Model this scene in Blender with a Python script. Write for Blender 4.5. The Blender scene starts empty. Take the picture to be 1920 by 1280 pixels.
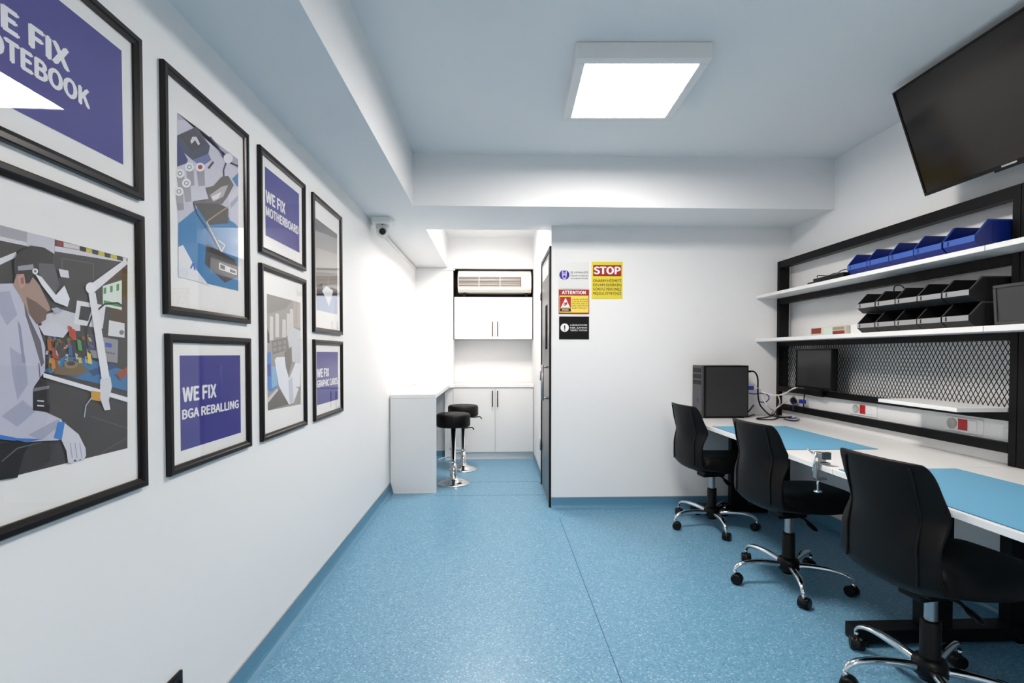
import bpy, math, random
from mathutils import Vector, Matrix

# ------------------------------------------------------------------ camera, world, exposure
scene = bpy.context.scene
col = scene.collection
YAW, PITCH, CX, CY, FPX, CAMH = 0.0328, -0.02016, 959.2, 681.6, 940.0, 1.32
cd = bpy.data.cameras.new('camera')
cam = bpy.data.objects.new('camera', cd)
col.objects.link(cam)
cam.location = (0, 0, CAMH)
cam.rotation_euler = (math.pi / 2 + PITCH, 0, -YAW)
cd.sensor_width = 36.0
cd.lens = FPX / 1920 * 36.0
cd.shift_x = (960 - CX) / 1920
cd.shift_y = (CY - 640) / 1920
cd.clip_start = 0.05
scene.camera = cam

w = bpy.data.worlds.new('world')
scene.world = w
w.use_nodes = True
w.node_tree.nodes['Background'].inputs[0].default_value = (0.8, 0.9, 1.0, 1)
w.node_tree.nodes['Background'].inputs[1].default_value = 0.02

scene.view_settings.view_transform = 'Standard'
scene.view_settings.look = 'None'
scene.view_settings.gamma = 1.0
scene.view_settings.exposure = 1.93

LAMP_MAIN = 15.0      # emission of the two ceiling panels of the room
LAMP_ALCOVE = 14.0    # emission of the panel in the alcove ceiling
LAMP_COL = (1.0, 0.915, 0.85)
ALC_COL = (1.0, 0.92, 0.85)

random.seed(4)

# ------------------------------------------------------------------ pixel helpers (surveying the photo)
def _basis():
    c, s = math.cos(YAW), math.sin(YAW)
    cp, sp = math.cos(PITCH), math.sin(PITCH)
    f = Vector((s * cp, c * cp, sp))
    r = Vector((c, -s, 0))
    return r, r.cross(f), f
_R, _U, _F = _basis()
def ray(px, py):
    return _R * ((px - CX) / FPX) - _U * ((py - CY) / FPX) + _F
def atX(px, py, x):
    d = ray(px, py); return Vector((0, 0, CAMH)) + d * (x / d.x)
def atY(px, py, y):
    d = ray(px, py); return Vector((0, 0, CAMH)) + d * (y / d.y)
def atZ(px, py, z):
    d = ray(px, py); return Vector((0, 0, CAMH)) + d * ((z - CAMH) / d.z)

# ------------------------------------------------------------------ materials
def s2l(c):
    return tuple((v / 12.92 if v <= 0.04045 else ((v + 0.055) / 1.055) ** 2.4) for v in c)
def rgb(r, g, b):
    return s2l((r / 255, g / 255, b / 255))
_M = {}
def mat(name, color, rough=0.5, metal=0.0, coat=0.0, spec=0.5, bump=0.0, bscale=300.0):
    if name in _M: return _M[name]
    m = bpy.data.materials.new(name); m.use_nodes = True
    nt = m.node_tree; b = nt.nodes['Principled BSDF']
    b.inputs['Base Color'].default_value = (*color, 1)
    b.inputs['Roughness'].default_value = rough
    b.inputs['Metallic'].default_value = metal
    b.inputs['Coat Weight'].default_value = coat
    b.inputs['Coat Roughness'].default_value = 0.03
    b.inputs['Specular IOR Level'].default_value = spec
    tc = nt.nodes.new('ShaderNodeTexCoord')
    nz = nt.nodes.new('ShaderNodeTexNoise'); nz.inputs['Scale'].default_value = bscale
    nt.links.new(tc.outputs['Object'], nz.inputs['Vector'])
    if bump > 0:
        bp = nt.nodes.new('ShaderNodeBump'); bp.inputs['Strength'].default_value = bump
        bp.inputs['Distance'].default_value = 0.002
        nt.links.new(nz.outputs['Fac'], bp.inputs['Height'])
        nt.links.new(bp.outputs['Normal'], b.inputs['Normal'])
    else:
        mr = nt.nodes.new('ShaderNodeMapRange')
        mr.inputs['To Min'].default_value = max(0.02, rough - 0.03)
        mr.inputs['To Max'].default_value = min(1, rough + 0.03)
        nt.links.new(nz.outputs['Fac'], mr.inputs['Value'])
        nt.links.new(mr.outputs['Result'], b.inputs['Roughness'])
    _M[name] = m
    return m
def emis(name, color, strength):
    m = bpy.data.materials.new(name); m.use_nodes = True
    nt = m.node_tree; nt.nodes.clear()
    e = nt.nodes.new('ShaderNodeEmission'); o = nt.nodes.new('ShaderNodeOutputMaterial')
    e.inputs[0].default_value = (*color, 1); e.inputs[1].default_value = strength
    nt.links.new(e.outputs[0], o.inputs[0]); _M[name] = m
    return m
def glassmat():
    m = bpy.data.materials.new('picture glass'); m.use_nodes = True
    nt = m.node_tree; nt.nodes.clear()
    o = nt.nodes.new('ShaderNodeOutputMaterial'); mx = nt.nodes.new('ShaderNodeMixShader')
    t = nt.nodes.new('ShaderNodeBsdfTransparent'); g = nt.nodes.new('ShaderNodeBsdfGlossy')
    f = nt.nodes.new('ShaderNodeFresnel'); f.inputs[0].default_value = 1.5
    g.inputs['Roughness'].default_value = 0.0
    ge = nt.nodes.new('ShaderNodeNewGeometry'); ma = nt.nodes.new('ShaderNodeMath'); ma.operation = 'SUBTRACT'; ma.use_clamp = True
    f.inputs[0].default_value = 1.5
    nt.links.new(f.outputs[0], ma.inputs[0]); nt.links.new(ge.outputs['Backfacing'], ma.inputs[1])
    nt.links.new(ma.outputs[0], mx.inputs[0]); nt.links.new(t.outputs[0], mx.inputs[1])
    nt.links.new(g.outputs[0], mx.inputs[2]); nt.links.new(mx.outputs[0], o.inputs[0])
    return m
def floormat():
    m = bpy.data.materials.new('blue speckled vinyl'); m.use_nodes = True
    nt = m.node_tree; b = nt.nodes['Principled BSDF']
    tc = nt.nodes.new('ShaderNodeTexCoord')
    v = nt.nodes.new('ShaderNodeTexVoronoi'); v.inputs['Scale'].default_value = 170
    n = nt.nodes.new('ShaderNodeTexNoise'); n.inputs['Scale'].default_value = 260; n.inputs['Detail'].default_value = 1
    n2 = nt.nodes.new('ShaderNodeTexNoise'); n2.inputs['Scale'].default_value = 1.2; n2.inputs['Detail'].default_value = 3
    for q in (v, n, n2): nt.links.new(tc.outputs['Object'], q.inputs['Vector'])
    sep = nt.nodes.new('ShaderNodeSeparateColor'); nt.links.new(v.outputs['Color'], sep.inputs[0])
    cr = nt.nodes.new('ShaderNodeValToRGB'); cr.color_ramp.interpolation = 'LINEAR'
    e = cr.color_ramp.elements
    e[0].position = 0.0; e[0].color = (*rgb(70, 122, 155), 1)
    e[1].position = 1.0; e[1].color = (*rgb(160, 194, 212), 1)
    for p, c in ((0.12, rgb(94, 145, 174)), (0.85, rgb(108, 157, 185))):
        k = e.new(p); k.color = (*c, 1)
    nt.links.new(sep.outputs[0], cr.inputs[0])
    mx = nt.nodes.new('ShaderNodeMixRGB'); mx.blend_type = 'MULTIPLY'; mx.inputs[0].default_value = 0.25
    mr = nt.nodes.new('ShaderNodeMapRange'); mr.inputs['To Min'].default_value = 0.75; mr.inputs['To Max'].default_value = 1.15
    nt.links.new(n.outputs['Fac'], mr.inputs['Value'])
    nt.links.new(cr.outputs[0], mx.inputs[1]); nt.links.new(mr.outputs[0], mx.inputs[2])
    nt.links.new(mx.outputs[0], b.inputs['Base Color'])
    r2 = nt.nodes.new('ShaderNodeMapRange'); r2.inputs['To Min'].default_value = 0.30; r2.inputs['To Max'].default_value = 0.42
    nt.links.new(n2.outputs['Fac'], r2.inputs['Value']); nt.links.new(r2.outputs[0], b.inputs['Roughness'])
    b.inputs['Specular IOR Level'].default_value = 0.5
    bp = nt.nodes.new('ShaderNodeBump'); bp.inputs['Strength'].default_value = 0.12; bp.inputs['Distance'].default_value = 0.001
    nt.links.new(n.outputs['Fac'], bp.inputs['Height']); nt.links.new(bp.outputs[0], b.inputs['Normal'])
    return m

WALL = mat('white wall paint', (0.85, 0.855, 0.86), 0.6, bump=0.04, bscale=180)
CEIL = mat('white ceiling paint', (0.84, 0.85, 0.86), 0.75, bump=0.03, bscale=150)
FLOOR = floormat()
VINYL = mat('blue vinyl skirting', rgb(88, 138, 166), 0.3, bump=0.1, bscale=400)
SEAM = mat('dark weld line', rgb(40, 88, 118), 0.5)
CAP = mat('grey cap strip', (0.35, 0.36, 0.37), 0.4)
LAM = mat('white laminate', (0.80, 0.80, 0.80), 0.32)
LAMB = mat('bright white worktop', (0.84, 0.84, 0.83), 0.3)
PLAST = mat('white plastic', (0.80, 0.80, 0.79), 0.35)
BLKMET = mat('black powder coated steel', (0.004, 0.004, 0.0042), 0.45, spec=0.15)
BLKPL = mat('black plastic', (0.004, 0.004, 0.0042), 0.4, spec=0.2)
BLKFR = mat('black frame moulding', (0.006, 0.0045, 0.0045), 0.3, spec=0.3)
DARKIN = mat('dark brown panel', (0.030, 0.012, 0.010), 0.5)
LEATH = mat('black leather', (0.0045, 0.004, 0.004), 0.45, spec=0.18, bump=0.12, bscale=500)
CHROME = mat('chrome', (0.75, 0.76, 0.78), 0.08, metal=1.0)
STEEL = mat('brushed steel', (0.42, 0.42, 0.43), 0.32, metal=1.0)
GREYMET = mat('grey door steel', (0.17, 0.17, 0.18), 0.35, metal=0.5)
SCREEN = mat('dark glossy screen', (0.006, 0.0052, 0.0045), 0.12, spec=0.26)
SCREENM = mat('matt monitor screen', (0.022, 0.022, 0.023), 0.30)
MATB = mat('blue rubber mat', rgb(104, 168, 202), 0.5)
MATEDGE = mat('dark blue mat edge', rgb(40, 100, 130), 0.6)
BLUEBIN = mat('blue bin plastic', rgb(12, 38, 124), 0.35)
BLUELAB = mat('blue bin lip', rgb(50, 90, 174), 0.4)
GREYBIN = mat('black bin plastic', (0.014, 0.014, 0.0145), 0.38, spec=0.35)
GREYLAB = mat('grey bin lip', (0.32, 0.32, 0.325), 0.4)
REDPL = mat('red plastic', rgb(176, 16, 22), 0.4)
BLUECAB = mat('blue cable', rgb(28, 40, 140), 0.45)
WHITECAB = mat('white cable', (0.72, 0.70, 0.68), 0.45)
MATBOARD = mat('white mat board', (0.87, 0.865, 0.855), 0.8)
GLASS = glassmat()
DIFF = emis('lit lamp diffuser', LAMP_COL, LAMP_MAIN)
DIFFA = emis('lit alcove diffuser', ALC_COL, LAMP_ALCOVE)

# ------------------------------------------------------------------ mesh builder
class MB:
    def __init__(s):
        s.v, s.f, s.m, s.sm, s.mats = [], [], [], [], []
    def mi(s, m):
        if m not in s.mats: s.mats.append(m)
        return s.mats.index(m)
    def add(s, verts, faces, m, smooth=False):
        o = len(s.v); k = s.mi(m)
        s.v += [tuple(p) for p in verts]
        for f in faces:
            s.f.append([i + o for i in f]); s.m.append(k); s.sm.append(smooth)
        return s
    def box(s, x0, x1, y0, y1, z0, z1, m, M=None):
        vs = [Vector((x, y, z)) for z in (z0, z1) for y in (y0, y1) for x in (x0, x1)]
        if M is not None: vs = [M @ p for p in vs]
        return s.add(vs, [(0, 2, 3, 1), (4, 5, 7, 6), (0, 1, 5, 4), (2, 6, 7, 3), (0, 4, 6, 2), (1, 3, 7, 5)], m)
    def bar(s, p, q, w, h, m, up=(0, 0, 1)):
        p, q = Vector(p), Vector(q); d = (q - p).normalized(); u = Vector(up)
        a = d.cross(u).normalized() * (w / 2); b = a.cross(d).normalized() * (h / 2)
        vs = [c + i * a + j * b for c in (p, q) for i, j in ((-1, -1), (1, -1), (1, 1), (-1, 1))]
        return s.add(vs, [(3, 2, 1, 0), (4, 5, 6, 7), (0, 1, 5, 4), (1, 2, 6, 5), (2, 3, 7, 6), (3, 0, 4, 7)], m)
    def tube(s, pts, r, m, seg=10, cap=True, flat=1.0, up=None):
        pts = [Vector(p) for p in pts]; n = len(pts)
        rs = r if isinstance(r, (list, tuple)) else [r] * n
        vs, prev = [], None
        for i, p in enumerate(pts):
            t = (pts[min(i + 1, n - 1)] - pts[max(i - 1, 0)]).normalized()
            if prev is None:
                u = Vector(up) if up else (Vector((0, 0, 1)) if abs(t.z) < 0.9 else Vector((1, 0, 0)))
            else: u = prev
            a = t.cross(u)
            if a.length < 1e-6: a = t.orthogonal()
            a.normalize(); b = a.cross(t).normalized(); prev = b
            for k in range(seg):
                th = 2 * math.pi * k / seg
                vs.append(p + a * (math.cos(th) * rs[i]) + b * (math.sin(th) * rs[i] * flat))
        fs = []
        for i in range(n - 1):
            for k in range(seg):
                k2 = (k + 1) % seg
                fs.append((i * seg + k, (i + 1) * seg + k, (i + 1) * seg + k2, i * seg + k2))
        s.add(vs, fs, m, True)
        if cap:
            o = len(s.v) - len(vs); k = s.mi(m)
            for f in ([o + j for j in range(seg)], [o + (n - 1) * seg + j for j in reversed(range(seg))]):
                s.f.append(f); s.m.append(k); s.sm.append(False)
        return s
    def lathe(s, prof, c, m, seg=32, axis='z'):
        vs = []
        for r, h in prof:
            for k in range(seg):
                th = 2 * math.pi * k / seg
                a, b = r * math.cos(th), r * math.sin(th)
                p = {'z': (a, b, h), 'y': (a, h, b), 'x': (h, a, b)}[axis]
                vs.append(Vector(c) + Vector(p))
        fs = []
        for i in range(len(prof) - 1):
            for k in range(seg):
                k2 = (k + 1) % seg
                q = (i * seg + k, i * seg + k2, (i + 1) * seg + k2, (i + 1) * seg + k)
                fs.append(q if axis != 'y' else tuple(reversed(q)))
        return s.add(vs, fs, m, True)
    def prism(s, pts, d, m):
        pts = [Vector(p) for p in pts]; n = len(pts); d = Vector(d)
        nrm = sum(((pts[i] - pts[0]).cross(pts[i + 1] - pts[0]) for i in range(1, n - 1)), Vector())
        if nrm.dot(d) > 0: pts = pts[::-1]
        vs = pts + [p + d for p in pts]
        fs = [tuple(range(n)), tuple(reversed(range(n, 2 * n)))]
        fs += [((i + 1) % n, i, i + n, (i + 1) % n + n) for i in range(n)]
        return s.add(vs, fs, m)
    def build(s, name, parent=None, bevel=0.0, seg=2, subs=0, solid=0.0):
        me = bpy.data.meshes.new(name)
        off = parent_world(parent) if parent else Vector()
        me.from_pydata([tuple(Vector(p) - off) for p in s.v], [], s.f)
        for m in s.mats: me.materials.append(m)
        for p, k, sm in zip(me.polygons, s.m, s.sm):
            p.material_index = k; p.use_smooth = sm
        me.update()
        o = bpy.data.objects.new(name, me); col.objects.link(o)
        if parent: o.parent = parent
        if solid:
            md = o.modifiers.new('solidify', 'SOLIDIFY'); md.thickness = solid; md.offset = -1
        if bevel > 0:
            md = o.modifiers.new('bevel', 'BEVEL'); md.width = bevel; md.segments = seg; md.limit_method = 'ANGLE'
            md.angle_limit = math.radians(40)
        if subs:
            md = o.modifiers.new('subsurf', 'SUBSURF'); md.levels = subs; md.render_levels = subs
        return o
def parent_world(o):
    p = Vector()
    while o is not None:
        p += Vector(o.location); o = o.parent
    return p
def B(x0, x1, y0, y1, z0, z1, m, name, parent=None, bevel=0.0):
    return MB().box(x0, x1, y0, y1, z0, z1, m).build(name, parent, bevel)
def tag(o, label, cat, group=None):
    o['label'] = label; o['category'] = cat
    if group: o['group'] = group
    return o
def struct(o):
    o['kind'] = 'structure'; return o
def thing(name, label, cat, loc, group=None):
    o = bpy.data.objects.new(name, None); col.objects.link(o); o.location = loc
    o.empty_display_size = 0.05
    return tag(o, label, cat, group)
def copy_tree(o, parent=None):
    c = o.copy(); col.objects.link(c)
    if parent: c.parent = parent; c.matrix_parent_inverse = o.matrix_parent_inverse
    for ch in [q for q in list(bpy.data.objects) if q.parent == o]:
        copy_tree(ch, c)
    return c
def spline(pts, n=8):
    P = [Vector(p) for p in pts]; out = []
    for i in range(len(P) - 1):
        p0, p1, p2, p3 = P[max(i - 1, 0)], P[i], P[i + 1], P[min(i + 2, len(P) - 1)]
        for k in range(n):
            t = k / n
            out.append(0.5 * ((2 * p1) + (p2 - p0) * t + (2 * p0 - 5 * p1 + 4 * p2 - p3) * t * t + (3 * p1 - p0 - 3 * p2 + p3) * t ** 3))
    return out + [P[-1]]
import os
FONT = None
try:
    FONT = bpy.data.fonts.load(os.path.join(bpy.utils.system_resource('DATAFILES'), 'fonts', 'Noto Sans CJK Regular.woff2'))
except Exception:
    FONT = None
def text_geo(s, plain):
    cu = bpy.data.curves.new('t', 'FONT'); cu.body = s; cu.size = 1.0; cu.resolution_u = 3
    if FONT and not plain: cu.font = FONT
    o = bpy.data.objects.new('t', cu)
    me = bpy.data.meshes.new_from_object(o)
    vs = [Vector(v.co) for v in me.vertices]; fs = [tuple(p.vertices) for p in me.polygons]
    bpy.data.objects.remove(o); bpy.data.meshes.remove(me); bpy.data.curves.remove(cu)
    return vs, fs
def text_on(mb, s, org, dx, dz, m, bold=0.012, plain=False):
    """text whose left baseline is org, spanning vector dx, capital height vector dz; thickened by small shifts"""
    caph = max(v.y for v in text_geo('H', plain)[0])
    vs, fs = text_geo(s, plain)
    x0 = min(v.x for v in vs); x1 = max(v.x for v in vs)
    org, dx, dz = Vector(org), Vector(dx), Vector(dz)
    nrm = dx.cross(dz).normalized()
    for k, (sx, sy) in enumerate(((-bold, 0), (bold, 0), (0, -bold * .7), (0, bold * .7))):
        mb.add([org + nrm * (k * 0.00007) + dx * ((v.x + sx - x0) / (x1 - x0)) + dz * ((v.y + sy) / caph) for v in vs], fs, m)

# ------------------------------------------------------------------ the room
XL, XR, YB, YF, ZS, ZC = -1.0, 2.54, 4.24, -2.2, 2.40, 2.775
YN, YE = 6.33, 6.62          # face of the alcove's end wall, back of its recess
XN = 0.48                     # alcove's right wall
struct(B(-1.15, 2.7, YF - .15, 7.0, -0.12, 0.0, FLOOR, 'floor'))
struct(B(-1.15, 2.7, YF - .15, 7.0, ZC, ZC + 0.12, CEIL, 'ceiling'))
struct(B(XL - .12, XL, YF, YN, 0, ZC, WALL, 'wall_left'))
struct(B(XR, XR + .12, YF, YB, 0, ZC, WALL, 'wall_right'))
struct(B(XN, XR + .12, YB, 4.40, 0, ZS, WALL, 'wall_back'))
struct(B(XL - .12, XR + .12, YF - .12, YF, 0, ZC, WALL, 'wall_front'))
struct(B(XN, XN + .12, 4.41, 6.96, 0, ZC, WALL, 'wall_alcove_right'))
en = MB()
en.box(XL - .12, -0.525, YN, 6.96, 0, ZC, WALL)
en.box(-0.525, XN, YN, 6.96, 2.385, ZC, WALL)
en.box(-0.525, XN, YE, 6.96, 0, 2.385, WALL)
struct(en.build('wall_alcove_end'))
struct(B(XL, -0.598, YF, YN, ZS, ZC, CEIL, 'trim_1'))          # long boxed beam over the picture wall
struct(B(-0.598, XR, 3.70, 4.41, ZS, ZC, CEIL, 'trim_2'))      # cross beam at the back
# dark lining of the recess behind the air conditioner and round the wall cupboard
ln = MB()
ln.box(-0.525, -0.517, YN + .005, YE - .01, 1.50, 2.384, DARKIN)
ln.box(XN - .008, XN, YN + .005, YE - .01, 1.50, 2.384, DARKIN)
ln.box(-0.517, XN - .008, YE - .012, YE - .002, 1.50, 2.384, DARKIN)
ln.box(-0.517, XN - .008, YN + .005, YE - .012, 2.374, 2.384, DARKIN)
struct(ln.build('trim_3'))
# corner bead of the back wall
struct(B(XN - .004, XN + .006, YB - .003, YB, 0.10, ZS, PLAST, 'trim_4'))

def skirting(name, p, q, nrm, h=0.092):
    """coved vinyl skirting running from p to q, nrm points into the room"""
    p, q, n = Vector(p), Vector(q), Vector(nrm); d = (q - p)
    prof = [(0, 0), (0.034, 0), (0.034, 0.0015), (0.022, 0.005), (0.012, 0.013), (0.007, 0.026), (0.005, 0.045), (0.005, h), (0, h)]
    mb = MB().prism([p + n * a + Vector((0, 0, b)) for a, b in prof], d, VINYL)
    mb.prism([p + n * a + Vector((0, 0, b)) for a, b in ((0, h), (0.0065, h), (0.0065, h + .004), (0, h + .004))], d, CAP)
    return struct(mb.build(name))
skirting('baseboard_left', (XL, YF, 0), (XL, YN, 0), (1, 0, 0))
skirting('baseboard_back', (XN, YB, 0), (XR, YB, 0), (0, -1, 0))
skirting('baseboard_right', (XR, YF, 0), (XR, YB, 0), (-1, 0, 0))
skirting('baseboard_front', (XL, YF, 0), (XR, YF, 0), (0, 1, 0))
skirting('baseboard_alcove_right', (XN, 5.08, 0), (XN, 6.22, 0), (-1, 0, 0))
skirting('baseboard_alcove_end', (XL, YN, 0), (-0.62, YN, 0), (0, -1, 0))
struct(B(XR - .014, XR, 0.4, YB, 0.135, 0.160, LAM, 'trim_6'))   # cable duct low on the right wall
# welded joints of the vinyl sheets
a, b = atZ(1166, 1280, 0), atZ(1049, 970, 0)
d = (b - a); sm = MB()
sm.bar((a - d * 1.5) * 1 + Vector((0, 0, .0003)), b + Vector((0, 0, .0003)), 0.004, 0.001, SEAM)
for (p0, p1) in (((826, 928), (1031, 928)), ((866, 903), (1018, 903))):
    p, q = atZ(*p0, 0), atZ(*p1, 0); ym = (p.y + q.y) / 2
    sm.box(-0.56, XN - .01, ym - .0025, ym + .0025, 0, 0.0008, SEAM)
struct(sm.build('trim_5'))

# door in the alcove's right wall, seen almost edge-on
D = struct(bpy.data.objects.new('door_1', None)); col.objects.link(D); D.location = (XN, 4.66, 0)
fr = MB()
fr.box(XN - .018, XN, 4.262, 4.300, 0, 2.235, BLKMET)
fr.box(XN - .018, XN, 5.020, 5.062, 0, 2.235, BLKMET)
fr.box(XN - .018, XN, 4.300, 5.020, 2.195, 2.235, BLKMET)
fr.build('door_frame', D, 0.003)
B(XN - .010, XN - .001, 4.302, 5.018, 0.008, 2.193, GREYMET, 'door_leaf', D)
B(XN - .013, XN - .010, 4.50, 4.66, 1.36, 1.76, mat('matt black glass', (0.004, 0.004, 0.004), 0.9, spec=0.05), 'vision_panel', D, 0.001)
B(XN - .012, XN - .010, 4.42, 4.92, 2.02, 2.15, PLAST, 'door_sign', D)
hd = MB()
hd.tube([(XN - .055, 4.48, 0.90), (XN - .055, 4.48, 1.22)], 0.011, STEEL, 12)
for z in (0.92, 1.20): hd.tube([(XN - .010, 4.48, z), (XN - .055, 4.48, z)], 0.009, STEEL, 10)
hd.build('door_handle', D)
hg = MB()
for z in (0.35, 1.05, 1.85): hg.tube([(XN - .024, 5.018, z), (XN - .024, 5.018, z + .11)], 0.008, STEEL, 8)
hg.build('hinge', D)

# ------------------------------------------------------------------ ceiling lamps
def lamp(cx, cy, size, rz, label, dm, group='square ceiling panels'):
    t = thing('ceiling_lamp', label, 'ceiling lamp', (cx, cy, ZC), group)
    h, i, z0 = size / 2, size / 2 - 0.048, -0.078
    R = Matrix.Translation((cx, cy, ZC))
    fm = MB()
    for x0, x1, y0, y1 in ((-h, h, -h, -i), (-h, h, i, h), (-h, -i, -i, i), (i, h, -i, i)):
        fm.box(x0, x1, y0, y1, z0, -0.001, PLAST, R)
    f = fm.build('lamp_frame', t, 0.004)
    g = MB().box(-i, i, -i, i, z0 + .006, z0 + .012, dm, R).build('diffuser', t)
    t.rotation_euler.z = rz
    return t
lamp(0.710, 2.665, 0.638, -0.033, 'square white ceiling panel lamp, lit, in front of the cross beam', DIFF, None)
lamp(0.710, -0.75, 0.638, -0.033, 'square white ceiling panel lamp behind the viewer', DIFF, None)
lamp(-0.06, 5.08, 0.60, 0, 'square ceiling panel lamp in the alcove behind the cross beam', DIFFA, None)

# ------------------------------------------------------------------ framed pictures on the left wall
XP = -0.9958     # plane of the prints
class Art:
    """flat print: coloured outlines on the wall plane, taken from the photo"""
    def __init__(s, fn): s.mb = MB(); s.k = 0; s.fn = fn
    def poly(s, c, *pts):
        s.k += 1
        x = XP + 0.00002 * s.k
        q = [atX(*s.fn(*p), XP) for p in pts]
        q = [Vector((x, p.y, p.z)) for p in q]
        n = sum(((q[i] - q[0]).cross(q[i + 1] - q[0]) for i in range(1, len(q) - 1)), Vector())
        if n.x < 0: q = q[::-1]
        s.mb.add(q, [tuple(range(len(q)))], c if not isinstance(c, tuple) else ink(c))
    def circ(s, c, cx, cy, rx, ry=None, n=16):
        ry = ry or rx
        s.poly(c, *[(cx + rx * math.cos(2 * math.pi * i / n), cy + ry * math.sin(2 * math.pi * i / n)) for i in range(n)])
    def line(s, c, w, *pts):
        for (x0, y0), (x1, y1) in zip(pts, pts[1:]):
            dx, dy = x1 - x0, y1 - y0; l = math.hypot(dx, dy) or 1
            nx, ny = -dy / l * w / 2, dx / l * w / 2
            s.poly(c, (x0 + nx, y0 + ny), (x1 + nx, y1 + ny), (x1 - nx, y1 - ny), (x0 - nx, y0 - ny))
def ink(c):
    return mat('print ink %d %d %d' % c, rgb(*c), 0.6)
FW, FD = 0.027, 0.017
def frame(y0, y1, z0, z1, label):
    t = thing('picture_frame', label, 'framed picture', (XL, (y0 + y1) / 2, z0), 'black framed pictures on the left wall')
    xf = XL + FD
    m = MB()
    def side(a, b, c, e):
        # stepped moulding between outer corners a,b and inner corners c,e (y,z)
        lv = [(a, b, XL + .0005), (a, b, xf - .003)]
        ia = lambda k: (a[0] + (c[0] - a[0]) * k, a[1] + (c[1] - a[1]) * k)
        ib = lambda k: (b[0] + (e[0] - b[0]) * k, b[1] + (e[1] - b[1]) * k)
        lv += [(ia(.12), ib(.12), xf), (ia(.55), ib(.55), xf), (ia(.68), ib(.68), xf - .004), (ia(1), ib(1), xf - .007), (ia(1), ib(1), XL + .0005)]
        vs = []
        for p, q, x in lv: vs += [(x, p[0], p[1]), (x, q[0], q[1])]
        n = len(lv)
        fs = [(2 * i, 2 * i + 1, 2 * i + 3, 2 * i + 2) for i in range(n - 1)]
        m.add(vs, fs, BLKFR)
    o = [(y0, z0), (y1, z0), (y1, z1), (y0, z1)]
    i = [(y0 + FW, z0 + FW), (y1 - FW, z0 + FW), (y1 - FW, z1 - FW), (y0 + FW, z1 - FW)]
    for k in range(4): side(o[k], o[(k + 1) % 4], i[k], i[(k + 1) % 4])
    m.build('frame', t)
    MB().box(XL + .0005, XP - .0004, y0 + FW - .004, y1 - FW + .004, z0 + FW - .004, z1 - FW + .004, MATBOARD).build('mat_board', t)
    MB().box(XP + .0024, XP + .0034, y0 + FW - .0005, y1 - FW + .0005, z0 + FW - .0005, z1 - FW + .0005, GLASS).build('glass_pane', t)
    return t
idp = lambda x, y: (x, y)
NAVY = (52, 50, 138); WHT = (236, 236, 240)

# column 1 (nearest): NOTEBOOK above the technician
def blue_print(t, quad, lines, colr=NAVY):
    a = Art(idp); a.poly(colr, *quad)
    for s, l, r, b, cap in lines:      # text, left baseline px, right baseline px, cap top px at left
        L, Rr, T = atX(*l, XP), atX(*r, XP), atX(*cap, XP)
        z = (L.z + Rr.z) / 2
        text_on(a.mb, s, (XP + .0004, L.y, z), (0, Rr.y - L.y, 0), (0, 0, T.z - L.z), ink(WHT), b)
    a.mb.build('print', t)
t = frame(0.87, 1.452, 1.749, 2.196, 'black framed print reading WE FIX NOTEBOOK, top nearest on left wall')
L0 = atX(229, 300, XP)
def yz(y, z): # helper: point on print plane to pixel is not needed for rectangles
    return None
a = Art(idp)
def rect(a, colr, y0, y1, z0, z1):
    a.k += 1
    x = XP + 0.00002 * a.k
    a.mb.add([(x, y0, z0), (x, y1, z0), (x, y1, z1), (x, y0, z1)], [(0, 1, 2, 3)], ink(colr))
pr, pb, pt = atX(229.5, 200, XP).y, atX(229.5, 308, XP).z, atX(229, 96, XP).z
rect(a, NAVY, 0.955, pr, pb, pt)
yR = atX(128, 128, XP).y; yE = atX(167, 201, XP).y
zc = atX(67, 93, XP).z; hc = atX(67, 53, XP).z - zc
text_on(a.mb, 'WE FIX', (XP + .0004, 0.991, zc), (0, yR - 0.991, 0), (0, 0, hc), ink(WHT), 0.02)
zc = atX(55, 136, XP).z; hc = atX(55, 100, XP).z - zc
text_on(a.mb, 'NOTEBOOK', (XP + .0004, 0.991, zc), (0, yE - 0.991, 0), (0, 0, hc), ink(WHT), 0.02)
a.mb.build('print', t)

t = frame(0.87, 1.452, 0.945, 1.705, 'large black framed photograph of technician in white coat at repair bench')
a = Art(lambda x, y: (x / 2.0, 400 + y / 2.0))
DK = (60, 58, 60)
a.poly(DK, (-45, 32), (478, 168), (478, 880), (-45, 1008))
a.poly((168, 168, 176), (-45, 32), (205, 96), (205, 118), (100, 110), (-45, 75))
a.poly((202, 202, 212), (102, 70), (205, 95), (204, 152), (130, 142), (100, 122))
a.poly((216, 216, 222), (-45, 76), (100, 108), (100, 122), (-45, 92))
a.poly((212, 212, 218), (205, 122), (476, 168), (470, 184), (205, 142))
for i in range(7):
    x = 300 + i * 23
    a.poly((205, 190, 70) if i % 2 else (40, 36, 34), (x, 124 + i * 5.6), (x + 22, 129 + i * 5.6), (x + 22, 145 + i * 5.6), (x, 140 + i * 5.6))
a.poly((150, 40, 45), (212, 103), (236, 108), (236, 124), (212, 120))
a.poly((210, 205, 205), (238, 108), (298, 122), (298, 136), (238, 126))
a.poly((222, 222, 230), (-45, 186), (60, 144), (64, 162), (-45, 214))
a.line((95, 95, 98), 3, (232, 240), (232, 168), (350, 188), (350, 250))
a.poly((74, 56, 34), (400, 235), (474, 192), (474, 440), (420, 430))
a.poly((225, 232, 225), (385, 272), (456, 250), (456, 362), (385, 346))
for i in range(3): a.poly((60, 150, 80), (388 + 24 * i, 280 - 7 * i), (398 + 24 * i, 277 - 7 * i), (398 + 24 * i, 300 - 6 * i), (388 + 24 * i, 303 - 6 * i))
a.poly((60, 150, 80), (388, 325), (454, 340), (454, 352), (388, 338))
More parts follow.
